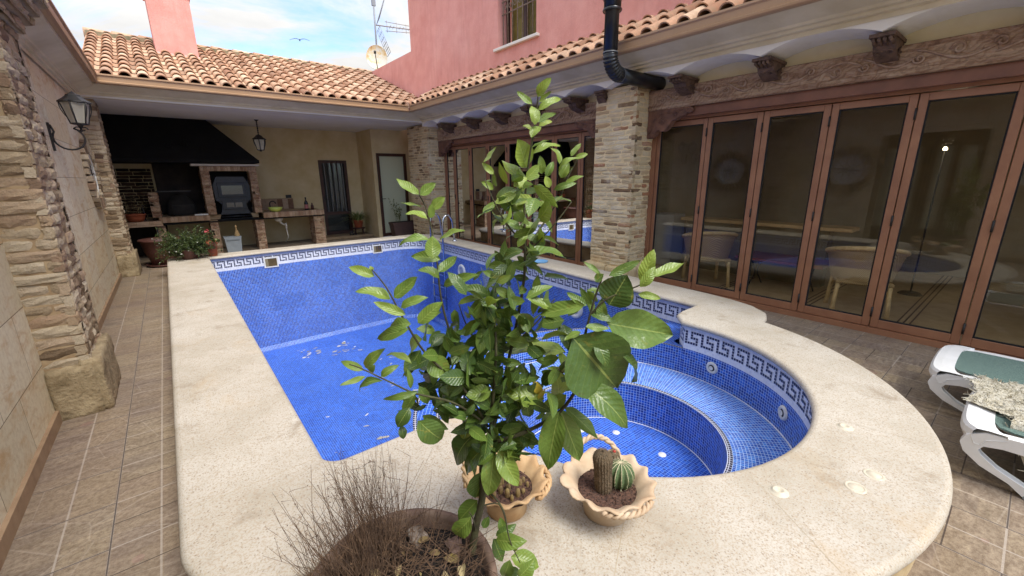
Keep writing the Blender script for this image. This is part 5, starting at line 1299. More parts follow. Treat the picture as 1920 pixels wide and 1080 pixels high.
LV = [  # base x,y  tip x,y  width  tone   (photo pixels on the trunk plane)
 (1008,182,1033,145,.5,.72),(998,196,969,172,.35,.6),(1010,192,1034,172,.4,.6),(1008,207,1054,182,.28,.7),(1003,234,998,196,.55,.66),(1006,228,1042,212,.5,.6),(1010,236,1036,226,.4,.8),
 (1000,246,980,236,.8,.8),(996,258,1014,235,.6,.6),(988,314,970,261,.78,.74),(998,276,1029,263,.45,.5),(998,290,1050,268,.3,.62),(1049,308,1034,274,.5,.62),(907,304,930,276,.5,.7),(926,327,904,305,.4,.66),
 (986,342,940,302,.5,.6),(1016,326,1013,292,.5,.6),(1024,332,1038,302,.45,.5),(1070,293,1090,268,.4,.62),(1078,297,1103,288,.4,.58),(1048,322,1084,292,.35,.6),(1052,334,1067,305,.6,.66),(1058,336,1074,314,.4,.6),
 (1060,342,1094,329,.3,.6),(1038,356,1082,342,.3,.55),(1024,382,1070,373,.3,.56),(922,338,902,350,.5,.62),(925,355,903,340,.5,.6),(930,350,926,325,.6,.5),(932,382,968,352,.75,.6),(905,398,932,378,.4,.5),(1030,352,1022,330,.7,.72),
 (786,364,743,336,.35,.68),(788,366,817,343,.55,.5),(790,387,751,381,.4,.55),(802,412,761,398,.5,.66),(808,409,808,382,.55,.62),(810,392,834,369,.6,.55),(806,450,746,455,.3,.5),(812,484,810,442,.75,.66),(825,450,870,430,.35,.66),
 (826,486,770,480,.42,.56),(822,510,858,481,.5,.52),(824,522,785,503,.5,.5),(832,536,897,514,.26,.52),(702,518,653,500,.4,.62),(697,508,694,499,.9,.86),(733,562,668,543,.4,.54),(738,558,784,519,.42,.56),(760,590,700,566,.3,.62),
 (752,577,802,556,.36,.56),(784,606,830,566,.45,.5),(800,640,818,582,.5,.36),(770,607,726,616,.5,.56),(766,617,704,636,.3,.46),(792,636,768,668,.9,.56),(806,672,842,706,.85,.6),(682,694,638,677,.35,.62),(686,690,718,654,.36,.64),
 (695,698,702,684,.8,.6),(686,706,637,723,.24,.58),(718,714,668,730,.28,.36),(714,706,747,684,.4,.5),(772,682,724,661,.26,.66),(770,728,764,690,.3,.42),(784,734,716,750,.2,.4),(780,735,756,778,.45,.4),(768,764,744,802,.6,.26),
 (752,798,757,824,.6,.2),(784,788,832,828,.62,.3),(1060,660,934,654,.34,.66),(1074,632,1158,730,.92,.30),(1138,606,1260,628,.52,.46),(1092,720,1182,802,.45,.3),(1096,572,1010,590,.34,.5),(1100,574,1062,549,.4,.34),
 (1142,572,1176,516,1.0,.16),(1126,516,1094,490,.25,.46),(1142,517,1202,488,.28,.42),(1116,528,1132,514,.9,.4),(1204,532,1226,467,.42,.72),(1224,518,1282,494,.36,.66),(1200,538,1230,500,.45,.6),(1196,552,1240,560,.35,.6),
 (1106,588,1152,602,.42,.26),(1090,622,1058,638,.5,.5),(1098,612,1142,616,.4,.55),(1170,668,1192,716,.5,.24),(1046,746,1040,690,.6,.66),(1062,740,1012,772,.45,.62),(1020,748,950,738,.52,.62),(1014,738,1000,714,.5,.995),(1008,748,1022,730,.4,.99),
 (1048,772,1026,882,.44,.52),(1052,770,1086,862,.36,.46),(1060,764,1122,822,.34,.4),(922,734,874,742,.68,.52),(888,784,864,824,.44,.82),(890,786,906,824,.5,.66),(896,760,864,792,.36,.6),(986,800,918,802,.42,.3),(992,830,912,828,.42,.4),
 (934,846,972,912,.5,.66),(926,846,916,932,.46,.5),(928,830,868,888,.5,.4),(892,812,850,872,.6,.3),(912,880,892,932,.85,.26),(896,938,858,978,.5,.5),(884,970,850,1004,.55,.5),(930,1004,968,984,.5,.3),(930,1012,986,1016,.5,.5),
 (926,1010,942,1052,.55,.34),(958,1044,1012,1062,.6,.56),(956,1050,944,1082,.6,.36),(972,1082,1004,1048,.6,.52),(906,990,916,968,.6,.34),(946,1000,938,970,.6,.36),(960,1030,972,1012,.7,.66),(975,1072,940,1072,.5,.4),
 (986,486,1062,478,.46,.46),(980,470,940,486,.5,.4),(986,440,1020,456,.5,.44),(975,430,944,410,.5,.5),(968,520,905,540,.4,.56),(952,500,912,498,.4,.52),(930,540,960,560,.45,.56),(915,560,878,590,.5,.62),(930,520,905,508,.5,.5),
 (1000,610,965,590,.5,.6),(1012,640,960,652,.35,.6),(890,600,930,590,.4,.66),(860,570,905,556,.3,.66),(868,628,905,600,.45,.56),(1130,600,1128,560,.5,.5),(1116,640,1140,690,.5,.3),(830,650,850,620,.5,.3),
]
m = MB(); rr = random.Random(77)
toCam = Vector((-.5, -.62, .35))
for (bx, by, tx, ty_, w, tone) in LV:
    d = rr.uniform(-.06, .06)
    if bx > 1070 and by > 480: d = -.06+rr.uniform(-.02, .02)
    if bx < 790 and by > 480: d = -.10+rr.uniform(-.03, .03)
    if by < 420: d = .04+rr.uniform(-.03, .03)
    L = math.hypot(tx-bx, ty_-by); dd = rr.uniform(-.5, .5)*L*.0012
    B = TP(bx, by, d); T = TP(tx, ty_, d+dd)
    nh = (toCam+Vector((0, 0, .5))+rdir(rr)*.55).normalized()
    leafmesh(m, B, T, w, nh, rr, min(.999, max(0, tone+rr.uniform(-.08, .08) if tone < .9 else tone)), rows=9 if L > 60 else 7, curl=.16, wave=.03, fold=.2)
    # petiole
# denser inner foliage
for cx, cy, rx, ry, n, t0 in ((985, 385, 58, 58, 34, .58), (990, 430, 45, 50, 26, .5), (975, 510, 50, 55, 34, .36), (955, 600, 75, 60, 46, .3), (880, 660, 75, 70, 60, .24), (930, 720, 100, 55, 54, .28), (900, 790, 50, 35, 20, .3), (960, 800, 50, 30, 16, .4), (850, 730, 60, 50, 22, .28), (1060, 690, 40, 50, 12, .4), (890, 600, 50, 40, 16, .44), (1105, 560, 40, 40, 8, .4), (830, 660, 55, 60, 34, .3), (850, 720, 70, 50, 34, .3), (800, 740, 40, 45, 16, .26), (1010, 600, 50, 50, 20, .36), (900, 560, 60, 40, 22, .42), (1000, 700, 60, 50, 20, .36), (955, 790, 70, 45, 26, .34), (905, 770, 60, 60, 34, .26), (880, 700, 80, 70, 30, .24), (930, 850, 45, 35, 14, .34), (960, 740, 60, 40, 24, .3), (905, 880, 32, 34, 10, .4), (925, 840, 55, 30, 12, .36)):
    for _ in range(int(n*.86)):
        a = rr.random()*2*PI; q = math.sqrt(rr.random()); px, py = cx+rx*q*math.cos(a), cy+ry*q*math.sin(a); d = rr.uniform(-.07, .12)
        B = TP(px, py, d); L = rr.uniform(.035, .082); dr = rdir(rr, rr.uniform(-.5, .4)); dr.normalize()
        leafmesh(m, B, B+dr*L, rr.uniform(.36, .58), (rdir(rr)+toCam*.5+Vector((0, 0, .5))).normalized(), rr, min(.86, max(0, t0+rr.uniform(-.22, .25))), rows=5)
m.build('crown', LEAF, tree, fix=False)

# big planter pot with the tree and dry stems
pot = thing('planter_pot', 'large weathered brown clay pot filled with dry stems in front of the raised pool edge', 'plant pot', (.33, .92, 0))
m = MB(); m.lathe([(0, .0), (.19, .0), (.20, .02), (.235, .25), (.255, .44), (.262, .455), (.272, .475), (.268, .50), (.252, .50), (.244, .485), (.225, .40)], (.335, .925, 0), 40); m.build('pot_body', POT_WOOD, pot)
m = MB(); vs = [(.335, .925, .455)]; rr = random.Random(41)
for r in range(1, 7):
    for i in range(28):
        a = 2*PI*i/28; vs.append((.335+.0405*r*math.cos(a), .925+.0405*r*math.sin(a), .452+rr.uniform(-.012, .018)))
fs = [[0, 1+i, 1+(i+1) % 28] for i in range(28)]+[[1+r*28+i, 1+(r+1)*28+i, 1+(r+1)*28+(i+1) % 28, 1+r*28+(i+1) % 28] for r in range(5) for i in range(28)]
m.add(vs, fs, .5); m.build('soil', SOIL, pot)
dry = MB()
def twig(m, p, d, L, r, rr, sag=.3, bend=.35, n=7, var=None):
    P = [Vector(p)]; d = Vector(d).normalized()
    for i in range(n):
        d = (d+rdir(rr)*bend*.35+Vector((0, 0, -sag*.12*i/n))).normalized(); P.append(P[-1]+d*(L/n))
    m.tube(P, [r*(1-.7*i/n) for i in range(n+1)], 4, cap=False, var=var); return P
for _ in range(330):   # upright wisps at the back left of the pot
    a = rr.uniform(1.2, 3.0); q = rr.uniform(.06, .21)
    p = (.335+q*math.cos(a), .925+q*math.sin(a), .455); d = (rr.uniform(-.35, .25), rr.uniform(-.1, .3), 1)
    P = twig(dry, p, d, rr.uniform(.12, .40), rr.uniform(.0007, .0013), rr, .2)
    for _ in range(rr.randint(0, 3)):
        s = rr.choice(P[2:]); Q = twig(dry, s, rdir(rr, .4), rr.uniform(.03, .07), .0007, rr, n=4)
        e = Q[-1]; dry.add([e, e+rdir(rr)*.005, e+rdir(rr)*.006], [[0, 1, 2]])
for _ in range(620):   # tangle lying in the pot
    a = rr.random()*2*PI; q = .225*math.sqrt(rr.random())
    twig(dry, (.335+q*math.cos(a), .925+q*math.sin(a), .465+rr.random()*.03), (rr.uniform(-1, 1), rr.uniform(-1, 1), rr.uniform(0, .8)), rr.uniform(.06, .18), rr.uniform(.0008, .0017), rr, .9)
for _ in range(40):    # wisps spilling left over the coping and up
    a = rr.uniform(.6, 3.2); twig(dry, (.335+.2*math.cos(a), .925+.2*math.sin(a), .475), (math.cos(a)*.6, math.sin(a)*.6, rr.uniform(.25, .9)), rr.uniform(.10, .26), .0010, rr, .35)
d_ = dry.build('dry_plant', DRY, None); tag(d_, 'tangle of dry brown stems growing out of the large clay pot', 'dry plant')
DL = leafmat('dead_leaf', [(0, rgb(96, 76, 48)), (.5, rgb(150, 128, 84)), (1, rgb(186, 170, 128))], vein=False, trans=.1, rough=.8)
m = MB()
for _ in range(22):
    a = rr.random()*2*PI; q = .2*math.sqrt(rr.random()); B = Vector((.335+q*math.cos(a), .925+q*math.sin(a), .47+rr.random()*.02)); T = B+Vector((rr.uniform(-1, 1), rr.uniform(-1, 1), rr.uniform(-.1, .5)))*rr.uniform(.02, .05)
    leafmesh(m, B, T, .5, (rr.uniform(-.5, .5), rr.uniform(-.5, .5), 1), rr, rr.random(), fold=.5, curl=.3)
o = m.build('dead_leaves', DL, None, fix=False); o['kind'] = 'stuff'; tag(o, 'curled dead leaves on the soil of the large clay pot', 'leaves')
m = MB(); rock(m, (.42, 1.04, .45), (.47, 1.09, .485), .008, rr=rr, seg=4); tag(m.build('stone', simple('grey_stone', rgb(150, 138, 126), .9, c2=rgb(96, 84, 72), nscale=30, bump=.5)), 'small grey stone at the back of the large clay pot', 'stone')
m = MB(); rock(m, (.505, .92, .45), (.545, .98, .48), .008, rr=rr, seg=4); tag(m.build('stone', simple('brown_stone', rgb(136, 112, 98), .9, c2=rgb(86, 66, 56), nscale=30, bump=.5)), 'small brown stone beside the lemon tree trunk', 'stone')

# ------------------------------------------------------------------ two fluted clay bowls with cacti
def clay_bowl(name, c, rot, matb, label):
    t = thing(name, label, 'plant pot', (*c, TOP))
    t.rotation_euler = (0, 0, rot); cc, ss = math.cos(rot), math.sin(rot)
    def mod(i, a, r, z):
        r *= 1.17 if c == PB else 1.06; z *= 1.06; w = max(0, (z-.105)/.05); sp = 1+.055*w*math.sin(a*13)+.03*w*math.sin(a*5+1)
        return r*sp, z+.008*w*math.sin(a*13+1.2)
    m = MB(); m.lathe([(0, 0), (.072, 0), (.077, .004), (.082, .05), (.095, .09), (.118, .115), (.142, .132), (.154, .142), (.150, .147), (.136, .141), (.115, .124), (.098, .10)], (*c, TOP), 78, mod=mod)
    m.build('bowl', matb, t)
    for s in (0, 1):
        m = MB()
        a0 = rot+(.85 if s else -2.1)
        A = [a0-.62+1.24*q/26 for q in range(27)]
        for tw in (0, PI):
            P = []
            for q, a in enumerate(A):
                u = q/26; r = (.176 if c == PB else .160)+.010*math.sin(PI*u); z = .138+(.075 if s else .004)*math.sin(PI*u)**.7
                P.append((c[0]+(r+.007*math.cos(q*1.1+tw))*math.cos(a), c[1]+(r+.007*math.cos(q*1.1+tw))*math.sin(a), TOP+z+.007*math.sin(q*1.1+tw)))
            m.tube(P, .0075, 6)
        m.build('twisted_handle', matb, t)
    m = MB(); rr = random.Random(int(c[0]*100)); n = 22; vs = [(*c, TOP+.105)]
    for r in range(1, 6):
        for i in range(n): vs.append((c[0]+.024*r*math.cos(2*PI*i/n), c[1]+.024*r*math.sin(2*PI*i/n), TOP+.105+rr.uniform(-.004, .006)))
    m.add(vs, [[0, 1+i, 1+(i+1) % n] for i in range(n)]+[[1+r*n+i, 1+(r+1)*n+i, 1+(r+1)*n+(i+1) % n, 1+r*n+(i+1) % n] for r in range(4) for i in range(n)], .5)
    for _ in range(260):
        a = rr.random()*2*PI; q = .115*math.sqrt(rr.random()); s = rr.uniform(.002, .0045); p = Vector((c[0]+q*math.cos(a), c[1]+q*math.sin(a), TOP+.108))
        m.add([p+Vector((s, 0, 0)), p+Vector((-s*.6, s, 0)), p+Vector((-s*.5, -s, 0)), p+Vector((0, 0, s*1.4))], [[0, 1, 3], [1, 2, 3], [2, 0, 3]])
    m.build('soil', simple('gritty_soil', rgb(104, 74, 58), .95, c2=rgb(44, 32, 28), nscale=120, bump=.8, bscale=200), t)
    return t
PB = (1.172, .865); PA = (.868, 1.128)
clay_bowl('fluted_bowl', PB, .15, POT_CREAM, 'cream fluted clay bowl with twisted handle holding a tall and a round cactus')
clay_bowl('fluted_bowl', PA, 1.3, POT_OCHRE, 'ochre fluted clay bowl half hidden behind the lemon tree')
rr = random.Random(51)
def cactus_body(m, c, prof, ribs, depth, n=64, tilt=(0, 0)):
    def mod(i, a, r, z): return r*(1+depth*math.cos(ribs*a)), z
    o = len(m.v); m.lathe(prof, c, n, mod=mod)
    for i in range(o, len(m.v)):
        x, y, z = m.v[i]; m.v[i] = (x+tilt[0]*(z-c[2]), y+tilt[1]*(z-c[2]), z)
def spines(m, c, prof, ribs, L, cnt, tilt=(0, 0), mi=0, r=.0006):
    for k in range(len(prof)-1):
        for q in range(cnt):
            t = q/cnt; rad = lerp(prof[k][0], prof[k+1][0], t); z = lerp(prof[k][1], prof[k+1][1], t)
            for i in range(ribs):
                a = 2*PI*i/ribs; nrm = Vector((math.cos(a), math.sin(a), .2+z*2)).normalized(); p = Vector((c[0]+tilt[0]*z+rad*1.04*math.cos(a), c[1]+tilt[1]*z+rad*1.04*math.sin(a), c[2]+z))
                for _ in range(2):
                    d = (nrm+rdir(rr)*.8).normalized(); s = d.cross(Vector((.3, .4, .8))).normalized()*r
                    m.add([p+s, p-s, p+d*L], [[0, 1, 2]], mi=mi)
zc = TOP+.10
pr = [(.028, 0), (.033, .02), (.034, .06), (.033, .10), (.035, .125), (.037, .15), (.031, .172), (.018, .184), (.004, .186)]
m = MB(); cactus_body(m, (1.155, .868, zc), pr, 20, .05, 80, (-.08, .02)); spines(m, (1.155, .868, zc), pr, 20, .008, 5, (-.08, .02), 1)
tag(m.build('column_cactus', [CACT, simple('brown_spine', rgb(120, 104, 84), .8)]), 'tall brown spiny column cactus in the cream fluted bowl', 'cactus')
pr = [(.030, 0), (.044, .02), (.051, .045), (.049, .07), (.038, .092), (.022, .104), (.004, .106)]
m = MB(); cactus_body(m, (1.228, .845, zc), pr, 13, .10, 104); spines(m, (1.228, .845, zc), pr, 13, .012, 3, (0, 0), 1)
for i in range(13):
    a = 2*PI*i/13; m.tube([(1.228+r*1.10*math.cos(a), .845+r*1.10*math.sin(a), zc+z+.001) for r, z in pr[2:-1]]+[(1.228, .845, zc+.108)], .0012, 4, mi=1)
tag(m.build('barrel_cactus', [CACT_G, SPINE]), 'round green ribbed cactus with pale ribs in the cream fluted bowl', 'cactus')
pr = [(.02, 0), (.028, .03), (.028, .07), (.02, .10), (.003, .108)]
m = MB(); cactus_body(m, (1.262, .905, zc), pr, 16, .05, 64); spines(m, (1.262, .905, zc), pr, 16, .006, 4, (0, 0), 1); m.lathe([(.006, 0), (.008, .006), (0, .012)], (1.262, .905, zc+.104), 8, mi=2)
tag(m.build('small_cactus', [CACT, SPINE, simple('red_cactus_bud', rgb(168, 60, 50), .6)]), 'small brown cactus with a red bud behind the round cactus', 'cactus')
m = MB(); F_ = simple('brown_finger_cactus', rgb(142, 122, 74), .85, c2=rgb(104, 84, 56), nscale=50, bump=.6, bscale=150)
for _ in range(34):
    a = rr.random()*2*PI; q = .085*math.sqrt(rr.random()); h = rr.uniform(.025, .055); r = rr.uniform(.006, .0095)
    m.lathe([(r, 0), (r*1.1, h*.6), (r*.8, h*.88), (0, h)], (PA[0]+q*math.cos(a), PA[1]+q*math.sin(a), zc), 10)
tag(m.build('finger_cactus', F_), 'clump of short brown finger cacti in the ochre fluted bowl', 'cactus')
m = MB(); m.lathe([(.02, 0), (.032, .02), (.034, .05), (.024, .07), (.004, .075)], (PA[0]+.02, PA[1]+.05, zc), 16)
tag(m.build('grey_cactus', simple('woolly_cactus', rgb(104, 92, 88), .95, c2=rgb(66, 56, 54), nscale=40, bump=1, bscale=90)), 'dark woolly round cactus at the back of the ochre fluted bowl', 'cactus')

# ------------------------------------------------------------------ pots and plants at the far end
rr = random.Random(61)
def potset(name, label, c, prof, mat_, soil_z, soil_r, saucer=None, n=28):
    t = thing(name, label, 'plant pot', c); m = MB(); m.lathe(prof, c, n); m.build('pot_body', mat_, t)
    m = MB(); m.lathe([(soil_r, soil_z), (soil_r*.5, soil_z+.012), (0, soil_z+.015)], c, 20); m.build('soil', SOIL, t)
    if saucer: m = MB(); m.lathe(saucer, c, n); m.build('saucer', mat_, t)
    return t
potset('bowl_planter', 'wide brown glazed bowl planter on a saucer under the brick shelf', (-.24, 10.45, 0), [(.16, .035), (.19, .05), (.27, .30), (.30, .47), (.325, .49), (.325, .52), (.29, .52), (.27, .46)], TERRA_D, .46, .27,
       [(0, .01), (.22, .01), (.27, .05), (.285, .05), (.235, 0), (0, 0)])
potset('terracotta_pot', 'terracotta pot with a pink geranium standing on the far left pool corner', (.47, 9.05, TOP), [(.055, 0), (.065, .005), (.085, .20), (.098, .205), (.10, .265), (.086, .268), (.08, .24)], TERRA, .24, .08)
def stalky(name, label, cat, c, n, h, spread, leaf, lm, sm, dz=.35, stem=.002, lw=.55):
    t = thing(name, label, cat, c); S1, L1 = MB(), MB()
    for _ in range(n):
        P = twig(S1, Vector(c)+Vector((rr.uniform(-1, 1), rr.uniform(-1, 1), 0))*spread*.25, (rr.uniform(-1, 1)*spread, rr.uniform(-1, 1)*spread, dz), h*rr.uniform(.6, 1.1), stem, rr, .5)
        for p in P[2:]:
            for _ in range(3): leafmesh(L1, p, p+rdir(rr, .3)*leaf*rr.uniform(.6, 1.2), lw, (rr.uniform(-.6, .6), rr.uniform(-.6, .6), 1), rr, rr.random()*.95, rows=3)
    S1.build('stems', sm, t); L1.build('foliage', lm, t, fix=False); return t
GST = simple('green_stem', rgb(92, 100, 56), .7)
g_ = stalky('geranium', 'small geranium with one pink flower head in the terracotta pot', 'flower', (.47, 9.05, TOP+.25), 9, .16, .9, .05, LEAF_S, GST, lw=.9)
m = MB()
for k in range(26):
    d = rdir(rr); p = Vector((.44, 8.98, TOP+.45))+d*.028; m.add([p+rdir(rr)*.018 for _ in range(4)], [[0, 1, 2], [0, 2, 3]])
m.tube([(.46, 9.03, TOP+.26), (.44, 8.98, TOP+.45)], .003, 5)
m.build('flower_head', FLOWER, g_, fix=False)
t = thing('daisy_bush', 'bushy trailing green plant with tiny white flowers spilling over the far left pool corner', 'bush', (.14, 8.98, TOP)); L1, S1, W1 = MB(), MB(), MB()
for _ in range(230):
    a = rr.random()*2*PI; q = math.sqrt(rr.random())
    P = twig(S1, (.14+.14*q*math.cos(a), 8.98+.13*q*math.sin(a), TOP+.06+.24*rr.random()), (math.cos(a)*1.0, math.sin(a)*.8, rr.uniform(-.2, 1.7)), rr.uniform(.16, .36), .0016, rr, 1.6)
    for p in P[1:]:
        for _ in range(5): leafmesh(L1, p, p+rdir(rr, .2)*rr.uniform(.025, .05), .34, rdir(rr, .6), rr, rr.random()*.7, rows=2)
    if rr.random() < .13:
        for _ in range(6): p = P[-1]; W1.add([p+rdir(rr)*.012 for _ in range(3)], [[0, 1, 2]])
S1.build('stems', GST, t); L1.build('foliage', LEAF_S, t, fix=False); W1.build('flowers', WHITE_DISC, t, fix=False)
t = potset('plant_pot', 'low brown pot hidden under the trailing daisy bush', (.14, 8.98, TOP), [(.09, 0), (.10, .005), (.13, .10), (.15, .16), (.15, .18), (.13, .18)], TERRA_D, .16, .13)
# grey bucket with a trowel-like brush
t = thing('grey_tub', 'grey plastic tub under the oven of the barbecue', 'tub', (.98, 11.1, 0)); m = MB()
m.prism([(-.13, 0), (.13, 0), (.155, .35), (.165, .36), (.165, .385), (-.165, .385), (-.165, .36), (-.155, .35)], lambda u, v, t: (.98+u, t, v), 10.98, 11.2); m.build('tub_body', PLASTIC_G, t)
m = MB(); m.box((.86, 10.972, .30), (1.10, 10.979, .325)); m.build('tub_rib', simple('dark_grey_rib', rgb(104, 112, 116), .6), t)
t = thing('hand_brush', 'small straw hand brush with a ball handle standing on the grey tub', 'brush', (1.08, 11.08, .385)); m = MB(); m.lathe([(.055, 0), (.05, .04), (.022, .13), (.014, .15)], (1.08, 11.08, .386), 14); m.build('bristles', simple('straw_bristle', rgb(176, 150, 104), .9, c2=rgb(130, 106, 70), nscale=40, bump=.8), t)
m = MB(); m.lathe([(.010, .15), (.010, .19), (.018, .205), (.016, .225), (0, .235)], (1.08, 11.08, .386), 12); m.build('handle', LIGHTWOOD, t)
# spider plant on a stand
potset('terracotta_pot', 'terracotta pot on a low wooden stand beside the barred door', (4.08, 11.95, .26), [(.09, 0), (.10, .005), (.13, .17), (.145, .175), (.145, .21), (.125, .21)], TERRA, .19, .125)
t = thing('plant_stand', 'low dark wooden plant stand with a small wheel beside the barred door', 'plant stand', (4.08, 11.95, 0)); m = MB(); m.lathe([(0, .255), (.17, .255), (.17, .225), (0, .225)], (4.08, 11.95, 0), 20); m.build('stand_top', DKFRAME, t)
for a in (.5, 2.1, 3.7, 5.3): m = MB(); m.tube([(4.08+.13*math.cos(a), 11.95+.13*math.sin(a), .23), (4.08+.17*math.cos(a), 11.95+.17*math.sin(a), .0)], .016, 6); m.build('leg', DKFRAME, t)
m = MB(); m.tube([(3.86+.09*math.cos(q), 11.80, .10+.09*math.sin(q)) for q in [2*PI*i/16 for i in range(17)]], .012, 6)
for q in range(4): m.tube([(3.86+.09*math.cos(q*.785), 11.80, .10+.09*math.sin(q*.785)), (3.86-.09*math.cos(q*.785), 11.80, .10-.09*math.sin(q*.785))], .007, 5)
m.build('wheel', IRON, t)
m = MB()
for _ in range(150):
    a = rr.random()*2*PI; L = rr.uniform(.38, .62); e = rr.uniform(.35, 1.4); c0 = Vector((4.08+.05*math.cos(a), 11.95+.05*math.sin(a), .45)); vs = []; w = rr.uniform(.011, .018)
    for i in range(7):
        t = i/6; r = L*t*math.cos(e*(1-.2*t)); z = L*t*math.sin(e)-.42*L*t*t*1.2; p = c0+Vector((r*math.cos(a), r*math.sin(a), z)); s = Vector((-math.sin(a), math.cos(a), 0))*w*(1-t*.9); vs += [p-s, p+s]
    m.add(vs, [[2*i, 2*i+1, 2*i+3, 2*i+2] for i in range(6)], rr.random(), sm=True)
tag(m.build('spider_plant', STRAP, fix=False), 'arching strap leaved spider plant in a pot beside the barred door', 'plant')
# rectangular planter by the frosted door
t = thing('window_box', 'brown rectangular planter on a terracotta tray before the frosted door', 'planter', (4.95, 10.85, 0)); bx = MB()
bx.prism([(-.30, .05), (.30, .05), (.36, .40), (.375, .40), (.375, .44), (-.375, .44), (-.375, .40), (-.36, .40)], lambda u, v, t: (4.93+u, t, v), 10.70, 10.98); bx.build('planter_body', simple('brown_plastic', rgb(84, 62, 56), .6, c2=rgb(72, 52, 48)), t)
m = MB(); m.box((4.58, 10.715, .441), (5.28, 10.965, .446)); m.build('soil', SOIL, t); m = MB(); m.box((4.60, 10.68, .0), (5.26, 11.0, .048), bev=.01); m.build('tray', TERRA, t)
stalky('pepper_plant', 'thin leggy plant with sparse pale leaves in the rectangular planter', 'plant', (4.80, 10.84, .445), 9, .62, .35, .055, leafmat('pale_leaf', [(0, rgb(84, 98, 54)), (1, rgb(150, 156, 98))], vein=False), GST, dz=1.3, stem=.004)
# bits on the barbecue counters
t = MB(); t.lathe([(0, .006), (.09, .006), (.13, .06), (.155, .10), (.16, .10), (.135, .05), (.095, 0), (0, 0)], (1.96, 11.36, .856), 28); tag(t.build('green_bowl', LIME), 'lime green plastic bowl on the brick sink counter', 'bowl')
t = thing('bottle', 'dark bottle with a reddish label on the sink counter', 'bottle', (2.68, 11.5, .842)); m = MB(); m.lathe([(0, 0), (.042, 0), (.045, .01), (.045, .17), (.035, .21), (.016, .235), (.016, .29), (.019, .29), (.019, .315), (0, .317)], (2.68, 11.5, .842), 18); m.build('bottle_body', BOTTLE, t)
m = MB(); m.lathe([(.0458, .04), (.0458, .14)], (2.68, 11.5, .842), 18); m.build('label_band', PAPER, t, fix=False)
t = MB(); t.lathe([(0, 0), (.036, 0), (.038, .09), (.02, .13), (.012, .17), (0, .17)], (2.84, 11.6, .842), 14); tag(t.build('small_jar', TERRA_D), 'small brown jar beside the dark bottle on the sink counter', 'jar')
t = MB(); t.lathe([(0, 0), (.13, .0), (.135, .012), (.13, .014), (0, .012)], (2.62, 11.42, .843), 24); tag(t.build('tray', IRON), 'round black tray beneath the bottle on the sink counter', 'tray')
m = MB(); m.lathe([(0, .012), (.12, .012), (.15, .07), (.16, .13), (.172, .13), (.172, .15), (.155, .15), (.11, .0), (0, 0)], (-.55, 11.32, .802), 26); tag(m.build('terracotta_dish', TERRA), 'shallow terracotta dish on the brick side shelf', 'dish')
stalky('dry_sprig', 'sparse dry sprigs standing in the terracotta dish on the side shelf', 'dry plant', (-.55, 11.32, .88), 16, .42, .6, .03, DL, DRY, dz=1.0)
m = MB(); m.box((.40, YQ-.02, .862), (.64, YQ+.10, .892), bev=.006); tag(m.build('white_cloth', WHITE_DISC), 'folded white cloth on the barbecue hearth edge', 'cloth')
t = thing('log_rest', 'black bent iron rest standing on the brick side shelf', 'fire tool', (-.38, 11.4, .80))
for x in (-.40, -.26): m = MB(); m.tube([(x, 11.3, .802), (x-.02, 11.3, 1.12), (x+.10, 11.35, 1.12), (x+.12, 11.35, .802)], .014, 6); m.build('iron_hoop', IRON, t)
m = MB(); m.tube([(-.78, 11.5, .802), (-.95, 11.9, 1.8)], .010, 6); m.lathe([(.0, 0), (.03, .02), (.03, .05), (0, .06)], (-.95, 11.9, 1.78), 8); tag(m.build('fire_poker', IRON), 'long iron poker leaning in the dark left corner of the barbecue', 'fire poker')
t = MB(); t.lathe([(0, .006), (.10, .006), (.115, .022), (.12, .022), (.105, 0), (0, 0)], (4.43, 4.78, TOP), 30); tag(t.build('blue_disc', BLUED), 'flat pale blue plastic disc lying on the coping near the middle pillar', 'plastic disc')

